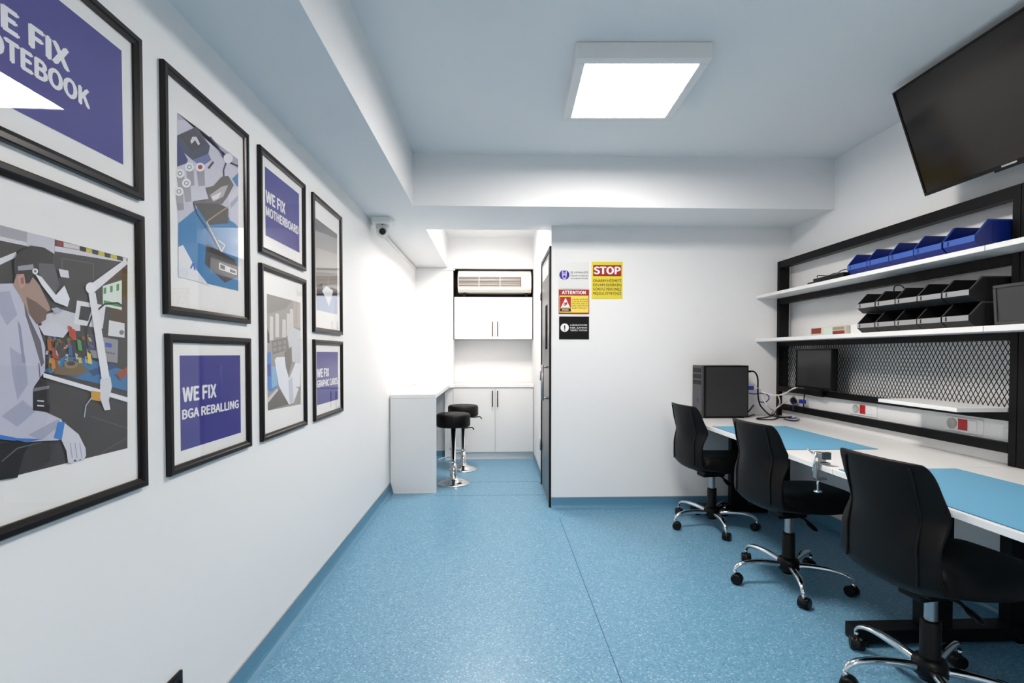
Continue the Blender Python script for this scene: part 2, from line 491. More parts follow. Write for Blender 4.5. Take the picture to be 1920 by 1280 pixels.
a.poly((205, 206, 214), (150, 385), (230, 360), (300, 380), (300, 440), (160, 440))
a.poly((224, 224, 230), (288, 326), (396, 345), (384, 432), (276, 414))
a.poly((48, 48, 52), (302, 346), (344, 353), (330, 404), (294, 397))
a.poly((52, 118, 172), (160, 592), (240, 535), (330, 545), (474, 590), (474, 665), (380, 640))
a.poly((30, 70, 120), (330, 590), (420, 560), (440, 575), (350, 610))
a.poly((148, 148, 154), (322, 452), (442, 474), (440, 560), (325, 545))
a.poly((70, 64, 96), (330, 454), (360, 460), (360, 515), (330, 510))
a.poly((60, 80, 190), (394, 484), (418, 488), (418, 503), (394, 500))
for i in range(4): a.circ((95, 95, 100), 395 + 10 * i, 520 + 2 * i, 4)
a.poly((222, 222, 226), (408, 400), (466, 412), (466, 466), (404, 458)); a.circ((120, 120, 124), 455, 446, 9)
a.line((32, 30, 34), 7, (326, 500), (322, 440), (345, 380), (390, 340), (440, 335), (462, 350))
a.line((32, 30, 34), 7, (326, 500), (345, 545), (400, 552))
rr = random.Random(7)
for k in range(70):
    x, y = 168 + rr.random() * 170, 450 + rr.random() * 140
    c = rr.choice(((40, 38, 42), (150, 96, 50), (180, 184, 190), (60, 110, 170), (120, 70, 40), (190, 60, 44), (200, 180, 90), (70, 130, 80), (90, 88, 92)))
    w, h = 3 + rr.random() * 9, 4 + rr.random() * 22
    sk = (rr.random() - .5) * 14
    a.poly(c, (x, y), (x + w, y + 1), (x + w + sk, y + h), (x + sk, y + h - 1))
for c, x, y in (((170, 90, 40), 172, 470), ((150, 80, 44), 190, 500), ((120, 96, 60), 200, 545), ((190, 60, 40), 252, 420), ((60, 120, 190), 250, 490), ((70, 150, 80), 285, 470), ((196, 120, 50), 186, 540), ((40, 40, 44), 300, 470), ((190, 60, 40), 264, 430), ((220, 200, 80), 322, 520)):
    a.poly(c, (x, y), (x + 14, y + 6), (x + 20, y + 46), (x + 4, y + 42))
a.poly((112, 92, 62), (196, 582), (300, 560), (330, 588), (282, 612), (200, 602)); a.circ((140, 120, 84), 262, 566, 26, 15); a.circ((60, 56, 52), 262, 562, 16, 9)
a.poly((150, 70, 40), (430, 600), (474, 575), (474, 600), (450, 625))
a.poly((226, 226, 232), (158, 598), (476, 690), (476, 708), (158, 614))
a.poly((226, 226, 230), (318, 278), (468, 170), (476, 188), (346, 298))
a.poly((226, 226, 230), (328, 300), (354, 296), (412, 645), (382, 652)); a.circ((232, 232, 236), 336, 279, 19, 21)
a.poly((214, 214, 220), (372, 622), (410, 612), (416, 650), (404, 700), (410, 735), (388, 738), (370, 690))
a.poly((205, 150, 50), (338, 664), (372, 670), (372, 704), (338, 698))
a.line((190, 200, 220), 3, (340, 690), (318, 720), (312, 764))
a.line((90, 90, 92), 3, (335, 760), (474, 806)); a.line((90, 90, 92), 3, (380, 895), (474, 840))
a.poly((208, 208, 218), (140, 422), (200, 404), (252, 440), (232, 466), (160, 456))
COAT, SH = (190, 191, 208), (164, 166, 188)
a.poly(COAT, (-45, 265), (44, 262), (84, 315), (132, 400), (164, 500), (164, 590), (122, 650), (118, 722), (226, 772), (236, 800), (216, 850), (100, 856), (0, 838), (-45, 830))
a.poly((96, 92, 104), (84, 330), (104, 388), (148, 480), (160, 560), (150, 575), (122, 480), (90, 380))
for q in (((-45, 300), (30, 290), (60, 380), (20, 420)), ((30, 500), (90, 540), (100, 640), (60, 700), (40, 600)), ((0, 760), (80, 700), (130, 740), (60, 800)), ((100, 830), (215, 770), (226, 790), (150, 850))):
    a.poly(SH, *q)
a.poly((140, 142, 168), (60, 400), (72, 420), (90, 560), (78, 560))
a.poly((62, 118, 196), (-45, 822), (60, 842), (150, 846), (100, 858), (-45, 842))
a.poly((34, 32, 38), (118, 662), (180, 652), (180, 746), (118, 738)); a.poly((120, 118, 126), (118, 655), (180, 645), (180, 656), (118, 668))
for i in range(2): a.line((205, 205, 210), 5, (134, 702 + 18 * i), (160, 704 + 18 * i))
a.line((40, 38, 44), 3, (140, 560), (148, 650))
a.poly((64, 128, 200), (212, 782), (242, 782), (228, 850), (196, 842))
GL = (206, 207, 218)
a.poly(GL, (238, 786), (290, 828), (316, 880), (318, 908), (308, 926), (296, 920), (286, 930), (276, 922), (266, 936), (250, 934), (244, 890), (226, 850))
for x in (262, 280, 298): a.line((150, 152, 170), 3, (x - 4, 860), (x + 4, 918))
a.poly((24, 24, 27), (-45, 872), (60, 850), (110, 862), (84, 900), (60, 990), (-45, 1005)); a.line((90, 90, 94), 5, (0, 930), (60, 880), (150, 858))
a.poly((164, 136, 124), (44, 268), (58, 222), (112, 232), (142, 268), (160, 306), (178, 342), (184, 362), (166, 372), (160, 402), (132, 416), (100, 372), (74, 316))
a.poly((108, 84, 74), (92, 312), (130, 332), (172, 366), (166, 398), (132, 416), (104, 376))
a.poly((186, 146, 134), (60, 238), (80, 226), (92, 250), (86, 274), (70, 282)); a.poly((150, 90, 80), (70, 244), (82, 238), (84, 262), (74, 266))
a.poly((36, 32, 33), (50, 228), (46, 176), (66, 140), (110, 120), (160, 128), (196, 150), (190, 200), (130, 216), (104, 262), (90, 262), (84, 226))
a.poly((150, 150, 160), (60, 198), (118, 190), (122, 210), (62, 214))
a.poly((86, 84, 90), (140, 186), (196, 190), (218, 268), (198, 306), (140, 246))
a.poly((226, 226, 232), (126, 226), (150, 238), (204, 306), (236, 270), (256, 320), (248, 350), (200, 332), (150, 268))
a.poly((216, 216, 222), (214, 208), (250, 214), (254, 242), (222, 238)); a.circ((230, 230, 234), 126, 217, 11); a.circ((120, 120, 126), 126, 217, 5)
a.poly((170, 176, 190), (186, 356), (210, 352), (232, 366), (200, 376))
a.mb.build('print', t)

# column 2: tall photo of instruments above BGA REBALLING
t = frame(1.543, 2.060, 1.439, 2.197, 'tall black framed photograph of bottles and blue mat, above BGA REBALLING print')
a = Art(lambda x, y: (290 + x / 3.2, 100 + y / 3.2))
a.poly((198, 198, 212), (135, 355), (500, 635), (502, 1425), (140, 1340))
a.poly((170, 170, 186), (135, 400), (180, 400), (330, 500), (400, 620), (500, 690), (500, 635), (135, 355))
a.poly((60, 66, 92), (135, 492), (250, 440), (332, 556), (322, 602), (226, 640), (135, 560))
a.poly((56, 56, 62), (150, 496), (248, 452), (306, 548), (222, 590))
a.poly((214, 214, 222), (214, 528), (226, 500), (250, 500), (272, 542), (262, 552), (242, 520), (222, 542))
a.poly((92, 112, 160), (226, 640), (322, 602), (340, 640), (280, 680)); a.poly((44, 52, 112), (135, 520), (200, 640), (190, 660), (135, 680))
a.line((60, 60, 70), 14, (322, 690), (352, 650))
for x, y, c in ((152, 720, (70, 130, 90)), (208, 682, (70, 130, 90)), (190, 778, (70, 130, 90)), (145, 828, (70, 130, 90)), (272, 682, (170, 30, 44))):
    a.poly((148, 148, 158), (x - 22, y), (x + 24, y), (x + 30, y + 110), (x - 8, y + 116))
    a.circ((228, 228, 234), x, y, 27); a.circ(c, x, y, 14); a.circ((228, 228, 234) if c[0] < 100 else c, x, y, 9)
a.line((40, 40, 84), 10, (330, 500), (380, 560), (420, 640), (460, 660), (500, 676)); a.line((40, 40, 84), 9, (430, 650), (412, 700), (414, 740))
a.circ((225, 225, 232), 440, 630, 28, 30)
a.poly((54, 128, 182), (142, 1020), (232, 945), (300, 895), (420, 960), (498, 1040), (501, 1424), (140, 1340))
a.poly((54, 128, 182), (464, 752), (500, 716), (500, 806))
a.poly((84, 78, 76), (230, 890), (330, 870), (440, 930), (440, 1020), (320, 1030), (290, 980))
a.poly((92, 86, 84), (304, 806), (350, 796), (400, 740), (440, 734), (474, 790), (436, 860), (404, 904), (330, 892))
a.poly((176, 174, 176), (330, 850), (400, 800), (440, 790), (410, 860), (350, 890)); a.poly((226, 226, 228), (340, 860), (400, 830), (380, 870), (350, 880))
a.line((30, 30, 66), 8, (300, 880), (230, 890), (250, 960), (330, 1080), (400, 1200))
a.poly((208, 208, 222), (440, 860), (500, 796), (500, 1030), (448, 1000)); a.poly((170, 170, 190), (450, 900), (500, 850), (500, 880), (456, 930))
a.line((190, 160, 110), 6, (310, 1010), (380, 960), (440, 920)); a.line((200, 196, 190), 8, (310, 1010), (400, 1190), (420, 1150), (380, 1120))
a.poly((226, 228, 234), (140, 1160), (168, 1150), (250, 1300), (330, 1400), (270, 1372), (140, 1340)); a.line((40, 90, 190), 10, (214, 1290), (230, 1256), (240, 1300))
a.poly((58, 60, 70), (308, 1140), (480, 1236), (500, 1290), (498, 1340), (420, 1376), (300, 1262)); a.poly((40, 40, 46), (330, 1150), (480, 1240), (470, 1262), (330, 1190))
a.poly((210, 210, 214), (384, 1254), (490, 1300), (490, 1330), (384, 1294)); a.poly((52, 54, 62), (392, 1264), (420, 1276), (420, 1300), (392, 1290)); a.poly((52, 54, 62), (450, 1292), (484, 1306), (484, 1322), (450, 1310))
a.mb.build('print', t)
t = frame(1.549, 2.060, 0.945, 1.381, 'black framed print reading WE FIX BGA REBALLING')
blue_print(t, ((336.5, 666), (450.5, 666), (451.5, 811), (339.5, 845)), ())
a = Art(idp)
for o in list(t.children): pass
pp = [o for o in bpy.data.objects if o.parent == t and o.name.startswith('print')][0]
def add_text_print(pobj, t, quad, lines):
    bpy.data.objects.remove(pobj)
    y0 = (atX(*quad[0], XP).y + atX(*quad[3], XP).y) / 2; y1 = (atX(*quad[1], XP).y + atX(*quad[2], XP).y) / 2
    z1 = (atX(*quad[0], XP).z + atX(*quad[1], XP).z) / 2; z0 = (atX(*quad[2], XP).z + atX(*quad[3], XP).z) / 2
    a = Art(idp); rect(a, NAVY, y0, y1, z0, z1)
    for s, l, r, cap in lines:
        L, Rr, T = atX(*l, XP), atX(*r, XP), atX(*cap, XP)
        text_on(a.mb, s, (XP + .0004, L.y, (L.z + Rr.z) / 2), (0, Rr.y - L.y, 0), (0, 0, T.z - L.z), ink(WHT), 0.018)
    a.mb.build('print', t)
add_text_print(pp, t, ((336.5, 666), (450.5, 666), (451.5, 811), (339.5, 845)),
    (('WE FIX', (343, 751), (405, 745.5), (341, 725)), ('BGA REBALLING', (342, 785), (447, 764.5), (341.6, 768))))

# column 3: MOTHERBOARD above a tall bench photo
t = frame(2.157, 2.662, 1.749, 2.198, 'black framed print reading WE FIX MOTHERBOARD')
mbp = MB().build('print', t)
add_text_print(mbp, t, ((497, 312), (561, 364), (561, 475), (497.5, 439)),
    (('WE FIX', (498.8, 381), (534.4, 398.4), (497.8, 359)), ('MOTHERBOARD', (498.8, 406), (559.4, 437), (497.8, 389))))
t = frame(2.157, 2.662, 0.945, 1.704, 'tall black framed pale photograph of gloved hands and blue box, below MOTHERBOARD print')
a = Art(lambda x, y: (480 + x / 3.55, 480 + y / 3.55))
a.poly((150, 146, 142), (72, 250), (295, 310), (298, 985), (78, 1028))
a.poly((128, 124, 120), (72, 250), (240, 295), (200, 350), (75, 385)); a.poly((178, 170, 160), (250, 300), (295, 312), (295, 480), (250, 470))
for x, y0, y1 in ((92, 400, 560), (130, 380, 540), (176, 420, 540), (205, 380, 530), (226, 350, 520)):
    a.poly((205, 204, 202), (x, y0), (x + 22, y0 + 4), (x + 24, y1), (x - 2, y1))
a.poly((40, 30, 30), (74, 480), (88, 520), (90, 580), (76, 576))
a.poly((112, 108, 104), (104, 562), (206, 540), (216, 622), (110, 656))
for i in range(3):
    for j in range(2): a.poly((140, 136, 130), (114 + 32 * i, 575 - 7 * i + 36 * j), (136 + 32 * i, 570 - 7 * i + 36 * j), (138 + 32 * i, 594 - 7 * i + 36 * j), (116 + 32 * i, 600 - 7 * i + 36 * j))
a.poly((206, 208, 214), (210, 540), (240, 470), (296, 500), (296, 720), (240, 700))
a.poly((110, 100, 92), (190, 640), (236, 600), (240, 700), (216, 790), (184, 740))
a.poly((50, 122, 200), (74, 642), (98, 636), (102, 780), (140, 764), (142, 870), (98, 906), (76, 890)); a.poly((24, 66, 160), (74, 720), (98, 716), (98, 800), (76, 796))
a.poly((130, 178, 214), (102, 730), (138, 740), (140, 860), (104, 880))
a.poly((92, 88, 84), (78, 975), (150, 880), (220, 985), (80, 1026)); a.poly((210, 208, 206), (74, 950), (140, 880), (148, 892), (80, 976))
a.poly((228, 230, 238), (124, 690), (138, 672), (190, 670), (198, 740), (220, 815), (262, 710), (297, 716), (292, 860), (250, 975), (218, 986), (150, 860))
a.poly((196, 200, 212), (215, 830), (240, 800), (250, 970), (222, 980)); a.line((120, 118, 120), 6, (270, 870), (296, 884))
a.mb.build('print', t)

# column 4: tall photo above GRAPHIC CARDS
t = frame(2.776, 3.285, 1.439, 2.198, 'tall black framed photograph farthest along left wall, above GRAPHIC CARDS print')
a = Art(lambda x, y: (570 + x / 4.41, 350 + y / 4.41))
a.poly((150, 150, 152), (94, 256), (274, 392), (276, 1056), (104, 1018))
a.poly((96, 98, 102), (94, 256), (274, 392), (274, 430), (94, 360))
a.poly((176, 172, 168), (96, 500), (274, 560), (274, 680), (98, 660)); a.poly((120, 112, 108), (98, 700), (274, 720), (275, 800), (100, 830))
a.poly((40, 36, 50), (102, 820), (150, 800), (160, 850), (230, 830), (275, 850), (276, 900), (104, 900))
a.poly((170, 186, 210), (104, 900), (276, 900), (276, 1056), (104, 1018)); a.poly((232, 234, 240), (150, 860), (185, 820), (240, 860), (225, 930), (205, 990), (185, 930))
a.mb.build('print', t)
t = frame(2.776, 3.285, 0.947, 1.398, 'black framed print reading WE FIX GRAPHIC CARDS')
mbp = MB().build('print', t)
add_text_print(mbp, t, ((593.3, 659), (633.5, 660), (634, 748), (594.5, 760)),
    (('WE FIX', (594.6, 707), (616.7, 705), (594.3, 691.5)), ('GRAPHIC CARDS', (594.6, 724.8), (632.9, 720.7), (594.3, 712))))

# black wall outlet low on the left wall
t = thing('wall_outlet', 'black wall socket low on the left wall near the floor', 'socket', (XL, 1.56, 0.28))
B(XL, XL + .010, 1.520, 1.604, 0.236, 0.320, BLKPL, 'cover_plate', t, 0.003)
MB().lathe([(0.031, 0.010), (0.031, 0.013), (0.028, 0.013), (0.026, 0.004)], (XL, 1.562, 0.278), BLKMET, 24, 'x').build('socket_ring', t)

# ------------------------------------------------------------------ safety signs on the back wall
YS = YB - 0.004
def sign(x0, x1, z0, z1, label, back):
    t = thing('safety_sign', label, 'sign', ((x0 + x1) / 2, YB, z0), 'safety signs on the back wall')
    B(x0, x1, YS, YB - .0002, z0, z1, back, 'sign_plate', t)
    return t, MB(), (lambda u, v: Vector((x0 + (x1 - x0) * u, 0, z1 - (z1 - z0) * v)))
def sp(mb, P, k, c, *pts):
    q = [P(*p) for p in pts]; q = [Vector((p.x, YS - .0003 - .00015 * k, p.z)) for p in q]
    n = sum(((q[i] - q[0]).cross(q[i + 1] - q[0]) for i in range(1, len(q) - 1)), Vector())
    if n.y > 0: q = q[::-1]
    mb.add(q, [tuple(range(len(q)))], ink(c))
def stext(mb, P, k, c, s, u0, u1, v0, v1, bold=0.016):
    a, b = P(u0, v1), P(u1, v0)
    text_on(mb, s, (a.x, YS - .0003 - .00015 * k, a.z), (b.x - a.x, 0, 0), (0, 0, b.z - a.z), ink(c), bold, s not in ('STOP', 'ATTENTION', 'ESD'))
def disc(P, u, v, r, asp, n=24):
    return [(u + r * math.cos(2 * math.pi * i / n), v + r * asp * math.sin(2 * math.pi * i / n)) for i in range(n)]
def rct(u0, u1, v0, v1): return ((u0, v0), (u1, v0), (u1, v1), (u0, v1))
SIGNW = mat('white sign plate', (0.74, 0.75, 0.74), 0.35)
t, m, P = sign(0.538, 0.796, 1.872, 2.094, 'white safety sign with round blue mask symbol, top left of four', SIGNW)
asp = 0.258 / 0.222
sp(m, P, 0, (24, 14, 128), *disc(P, .185, .49, .165, asp))
sp(m, P, 1, (190, 180, 236), (.10, .36), (.13, .31), (.18, .29), (.24, .31), (.27, .36), (.26, .55), (.23, .66), (.19, .70), (.15, .68), (.11, .55))
sp(m, P, 2, (24, 14, 128), (.14, .345), (.23, .345), (.225, .395), (.145, .395)); sp(m, P, 2, (24, 14, 128), *disc(P, .185, .555, .042, asp, 12)); sp(m, P, 2, (24, 14, 128), *rct(.145, .225, .42, .44))
stext(m, P, 1, (44, 42, 52), 'İŞ GÜVENLİĞİ', .385, .965, .37, .43); stext(m, P, 1, (44, 42, 52), 'ÖNLEM ALMADAN', .385, .965, .50, .55); stext(m, P, 1, (44, 42, 52), 'ÇALIŞMAYINIZ', .385, .965, .60, .65)
m.build('sign_print', t)
SIGNR = mat('red sign plate', rgb(150, 8, 14), 0.35)
t, m, P = sign(0.538, 0.797, 1.655, 1.862, 'red and yellow safety sign headed ATTENTION with white triangle', SIGNR)
YEL = (238, 214, 84); DRK = (52, 38, 16); RED = (172, 18, 28)
sp(m, P, 0, YEL, *rct(.02, .975, .25, .945)); sp(m, P, 1, RED, *rct(.035, .40, .30, .745)); sp(m, P, 1, (36, 6, 6), *rct(.035, .40, .77, .90))
sp(m, P, 2, (250, 236, 236), (.225, .34), (.375, .735), (.07, .735)); sp(m, P, 3, (130, 14, 22), (.165, .54), (.25, .53), (.285, .50), (.27, .60), (.235, .66), (.16, .66)); sp(m, P, 4, (250, 236, 236), *disc(P, .195, .60, .022, 1.25, 10))
stext(m, P, 2, (244, 226, 214), 'ESD', .12, .32, .81, .86)
stext(m, P, 1, (252, 240, 236), 'ATTENTION', .11, .88, .055, .185, .015)
for i, s in enumerate(('TAMİR EDİLEN', 'CİHAZLARI', 'MUTLAKA', 'ESD TESTİNE', 'TABİ TUTUN!')):
    stext(m, P, 1, DRK, s, .435, .95 if i < 4 else .91, .385 + .088 * i, .425 + .088 * i + (.015 if i == 4 else 0))
m.build('sign_print', t)
SIGNB = mat('black sign plate', (0.005, 0.005, 0.005), 0.4, spec=0.15)
t, m, P = sign(0.542, 0.797, 1.441, 1.634, 'black safety sign with white exclamation mark disc, lowest of four', SIGNB)
asp = 0.255 / 0.193
sp(m, P, 0, (240, 240, 240), *disc(P, .185, .49, .14, asp)); sp(m, P, 1, (16, 16, 16), *rct(.165, .205, .385, .545)); sp(m, P, 1, (16, 16, 16), *disc(P, .185, .595, .022, asp, 10))
for i, s in enumerate(('LABORATUVARI', 'HER ZAMAN', 'TEMİZ TUTUN')): stext(m, P, 1, (236, 236, 236), s, .37, .93, .345 + .115 * i, .41 + .115 * i)
m.build('sign_print', t)
SIGNY = mat('yellow sign plate', rgb(226, 208, 48), 0.35)
t, m, P = sign(0.818, 1.082, 1.785, 2.096, 'yellow sign with red STOP banner, on the right of the others', SIGNY)
sp(m, P, 0, (158, 8, 14), *rct(.045, .955, .085, .385)); stext(m, P, 1, (252, 240, 240), 'STOP', .08, .92, .135, .325, .018)
for i, s in enumerate(('ONARIM HİZMETİ', 'DEVAM EDERKEN', 'GÖREVLİ PERSONELİ', 'MEŞGUL ETMEYİNİZ')): stext(m, P, 1, (64, 26, 14), s, .045, .955, .475 + .115 * i, .545 + .115 * i)
m.build('sign_print', t)

# ------------------------------------------------------------------ CCTV camera and its conduit
t = thing('security_camera', 'white security camera with black lens under the boxed beam', 'security camera', (-0.90, 4.06, ZS))
B(-0.975, -0.825, 3.99, 4.13, ZS - .052, ZS, PLAST, 'mounting_box', t, 0.008)
lens = atY(717.2, 433.5, 4.04)
hdc = Vector((lens.x - .012, lens.y + .055, lens.z + .008)); dr = (Vector((0.15, 0, 1.28)) - lens).normalized()
mb = MB(); mb.lathe([(0.001, .046), (.028, .04), (.045, .02), (.05, 0), (.047, -.02), (.03, -.04), (.001, -.05)], hdc, PLAST, 24)
mb.tube([hdc, lens - dr * .004], 0.037, PLAST, 24); mb.tube([hdc, (hdc.x, hdc.y, ZS - .045)], [0.045, 0.055], PLAST, 20)
mb.build('camera_head', t)
MB().tube([lens - dr * .004, lens + dr * .003], 0.026, SCREEN, 24).build('lens', t)
MB().tube([(lens.x, lens.y - .0, lens.z + .057), (lens.x, lens.y - .012, lens.z + .057)], 0.006, BLKPL, 10).build('light_sensor', t)
t = thing('cable_conduit', 'thin white cable conduit running from the security camera to the air conditioner', 'conduit', (XL, 5.2, ZS))
B(XL, XL + .018, 4.12, YN, ZS - .034, ZS - .018, PLAST, 'wall_run', t, 0.002)
B(XL, -0.50, YN - .016, YN, ZS - .040, ZS - .022, PLAST, 'end_run', t, 0.002)

# ------------------------------------------------------------------ alcove: cupboards, worktop, air conditioner
yc = 6.235
t = thing('base_cabinet', 'white two-door base cabinet under the alcove worktop', 'cabinet', (-0.01, 6.5, 0))
mb = MB(); mb.box(-0.522, XN - .004, yc + .02, YE - .02, 0.088, 0.898, LAM); mb.build('carcass', t)
B(-0.522, XN - .004, yc + .035, yc + .05, 0.0, 0.088, LAM, 'plinth', t)
B(-0.625, -0.522, yc + .004, yc + .02, 0.0, 0.898, LAM, 'filler_panel', t)
for k, (x0, x1, hx) in enumerate(((-0.519, -0.0045, -0.034), (-0.0005, XN - .006, 0.030))):
    dd = B(x0, x1, yc, yc + .018, 0.092, 0.893, LAM, 'door', t, 0.0015)
    hm = MB().box(hx - .006, hx + .006, yc - .030, yc - .020, 0.66, 0.86, BLKMET)
    for z in (0.67, 0.85): hm.box(hx - .005, hx + .005, yc - .020, yc, z - .005, z + .005, BLKMET)
    hm.build('handle', dd, 0.001)
mb = MB()
mb.prism([(-0.984, 4.742, .9), (-0.558, 4.742, .9), (-0.558, 6.19, .9), (-0.51, yc - .012, .9), (XN - .002, yc - .012, .9), (XN - .002, YE - .016, .9), (-0.522, YE - .016, .9), (-0.522, YN - .002, .9), (-0.984, YN - .002, .9)], (0, 0, .036), LAMB)
tag(mb.build('worktop', None, 0.002), 'bright white L-shaped worktop running round the alcove', 'worktop')
t = thing('end_panel', 'tall white end panel carrying the near end of the alcove worktop', 'panel', (-0.77, 4.76, 0))
mb = MB().prism([(-0.986, 4.742, .10), (-0.960, 4.742, 0.0), (-0.558, 4.742, 0.0), (-0.558, 4.742, .899), (-0.986, 4.742, .899)], (0, .03, 0), LAM)
mb.build('panel', t, 0.0015)
B(-0.96, -0.558, 4.738, 4.742, 0, 0.006, PLAST, 'edge_strip', t)

yu = 6.30
t = thing('wall_cabinet', 'white two-door wall cupboard below the air conditioner', 'cabinet', (-0.01, 6.5, 1.50))
B(-0.512, XN - .012, yu + .02, YE - .02, 1.503, 2.030, LAM, 'carcass', t)
for x0, x1, hx in ((-0.510, -0.0045, -0.033), (-0.0005, XN - .013, 0.031)):
    dd = B(x0, x1, yu, yu + .018, 1.500, 2.026, LAM, 'door', t, 0.0015)
    hm = MB().box(hx - .005, hx + .005, yu - .030, yu - .020, 1.535, 1.72, BLKMET)
    for z in (1.545, 1.71): hm.box(hx - .005, hx + .005, yu - .020, yu, z - .005, z + .005, BLKMET)
    hm.build('handle', dd, 0.001)

ya = 6.25
t = thing('air_conditioner', 'old cream air conditioner with long grille above the wall cupboard', 'air conditioner', (-0.01, 6.45, 2.06))
prof = [(ya + .05, 2.085), (ya + .012, 2.115), (ya, 2.14), (ya, 2.27), (ya + .05, 2.345), (ya + .12, 2.366), (ya + .25, 2.366), (ya + .25, 2.085)]
MB().prism([(-0.463, y, z) for y, z in prof], (0.915, 0, 0), mat('cream plastic', (0.74, 0.72, 0.66), 0.4)).build('casing', t, 0.006)
B(0.345, 0.452, ya - .004, ya + .002, 2.135, 2.285, mat('cream plastic light', (0.76, 0.75, 0.70), 0.4), 'control_panel', t, 0.002)
B(-0.45, 0.325, ya - .003, ya + .001, 2.150, 2.268, DARKIN, 'grille_opening', t)
for (x0, x1) in ((-0.446, -0.203), (-0.193, 0.057), (0.067, 0.318)):
    g = MB()
    for k in range(7): g.box(x0, x1, ya - .0065, ya - .003, 2.155 + k * .0162, 2.155 + k * .0162 + .0050, _M['cream plastic'])
    g.build('grille_section', t)
for x in (-0.198, 0.062): B(x - .004, x + .004, ya - .011, ya - .002, 2.148, 2.27, _M['cream plastic'], 'grille_divider', t)
for x in (-0.40, 0.38):
    B(x, x + .03, yu + .02, YE - .02, 2.031, 2.084, BLKMET, 'support', t)

# ------------------------------------------------------------------ bar stools
def stool(loc, seat_top, seat_bot, label):
    t = thing('bar_stool', label, 'bar stool', loc, 'black round bar stools')
    L = Vector(loc)
    c = MB(); r = 0.172
    c.lathe([(0.001, seat_top), (r - .03, seat_top), (r - .01, seat_top - .006), (r, seat_top - .02), (r, seat_bot + .015), (r - .008, seat_bot + .003), (0.001, seat_bot)], L, LEATH, 40)
    c.build('seat', t)
    MB().lathe([(0.05, seat_bot - .015), (0.05, seat_bot), (0.001, seat_bot)], L, BLKMET, 20).build('seat_plate', t)
    MB().lathe([(0.001, seat_bot - .01), (0.024, seat_bot - .01), (0.024, 0.20), (0.032, 0.20), (0.032, 0.055)], L, CHROME, 24).build('column', t)
    MB().lathe([(0.034, 0.085), (0.042, 0.06), (0.07, 0.04), (0.13, 0.02), (0.168, 0.010), (0.172, 0.0), (0.001, 0.0)], L, CHROME, 40).build('base', t)
    rg = MB(); pts = []
    for k in range(17):
        th = math.radians(-100 + 200 * k / 16) + math.pi
        pts.append(L + Vector((0.15 * math.cos(th) - .0, 0.13 * math.sin(th), 0.24)))
    rg.tube([L + Vector((0, -.028, .25))] + pts[::-1] + [L + Vector((0, .028, .25))] if False else [L + Vector((0, .028, .25))] + pts + [L + Vector((0, -.028, .25))], 0.008, CHROME, 8)
    rg.build('footrest', t)
    MB().tube(spline([L + Vector((0.05, -.02, seat_bot - .01)), L + Vector((0.13, -.03, seat_bot - .012)), L + Vector((0.19, -.04, seat_bot - .005)), L + Vector((0.212, -.045, seat_bot - .03))], 5), 0.006, BLKPL, 8).build('lever', t)
    return t
stool((-0.425, 5.10, 0), 0.715, 0.580, 'black round bar stool nearer the viewer, partly behind the end panel')
stool((-0.365, 5.72, 0), 0.735, 0.610, 'black round bar stool farther back, in front of the base cabinet')

# ------------------------------------------------------------------ desks
ZD = 0.79; XD = 1.55; XW = 2.455
YSEAM, YD0 = 2.246, 0.35
def desk(y0, y1, label):
    t = thing('workbench', label, 'desk', (2.0, (y0 + y1) / 2, 0), 'white workbenches along the right wall')
    B(XD, XW, y0 + .001, y1 - .001, ZD - .026, ZD, LAMB, 'desktop', t, 0.0015)
    return t
def tleg(t, yc):
    f = MB()
    f.box(1.635, 2.44, yc - .045, yc + .045, 0.012, 0.072, BLKMET)
    f.build('foot', t, 0.003)
    for x in (1.66, 2.40): B(x - .02, x + .02, yc - .05, yc + .05, 0.0, 0.03, BLKPL, 'foot_cap', t, 0.003)
    B(1.945, 2.085, yc - .03, yc + .03, 0.072, ZD - .066, BLKMET, 'leg', t, 0.003)
    B(2.36, 2.44, yc - .03, yc + .03, 0.072, ZD - .066, BLKMET, 'leg', t, 0.003)
    B(1.65, 2.44, yc - .03, yc + .03, ZD - .066, ZD - .026, BLKMET, 'support_beam', t, 0.003)
t = desk(YSEAM, YB - .008, 'white workbench nearer the back wall, with the computer tower on it')
tleg(t, 4.08)
tleg(t, YSEAM - .022)
B(2.38, 2.42, YSEAM + .01, 4.05, 0.66, 0.72, BLKMET, 'rear_rail', t, 0.002)
t = desk(YD0, YSEAM, 'white workbench nearest the viewer at the right edge')
tleg(t, 0.5)
# blue bench mats
def dmat(y0, y1, x0, x1, label):
    t = thing('bench_mat', label, 'desk mat', ((x0 + x1) / 2, (y0 + y1) / 2, ZD), 'blue bench mats')
    B(x0, x1, y0, y1, ZD, ZD + .0022, MATB, 'mat_sheet', t)
    e = MB(); w = .004
    for q in ((x0 - w, x1 + w, y0 - w, y0), (x0 - w, x1 + w, y1, y1 + w), (x0 - w, x0, y0, y1), (x1, x1 + w, y0, y1)):
        e.box(q[0], q[1], q[2], q[3], ZD, ZD + .0019, MATEDGE)
    e.build('mat_border', t)
dmat(2.70, 3.575, 1.580, 2.115, 'blue bench mat on the far workbench beside the computer tower')
dmat(1.24, 2.225, 1.570, 2.115, 'blue bench mat on the near workbench at the right edge')

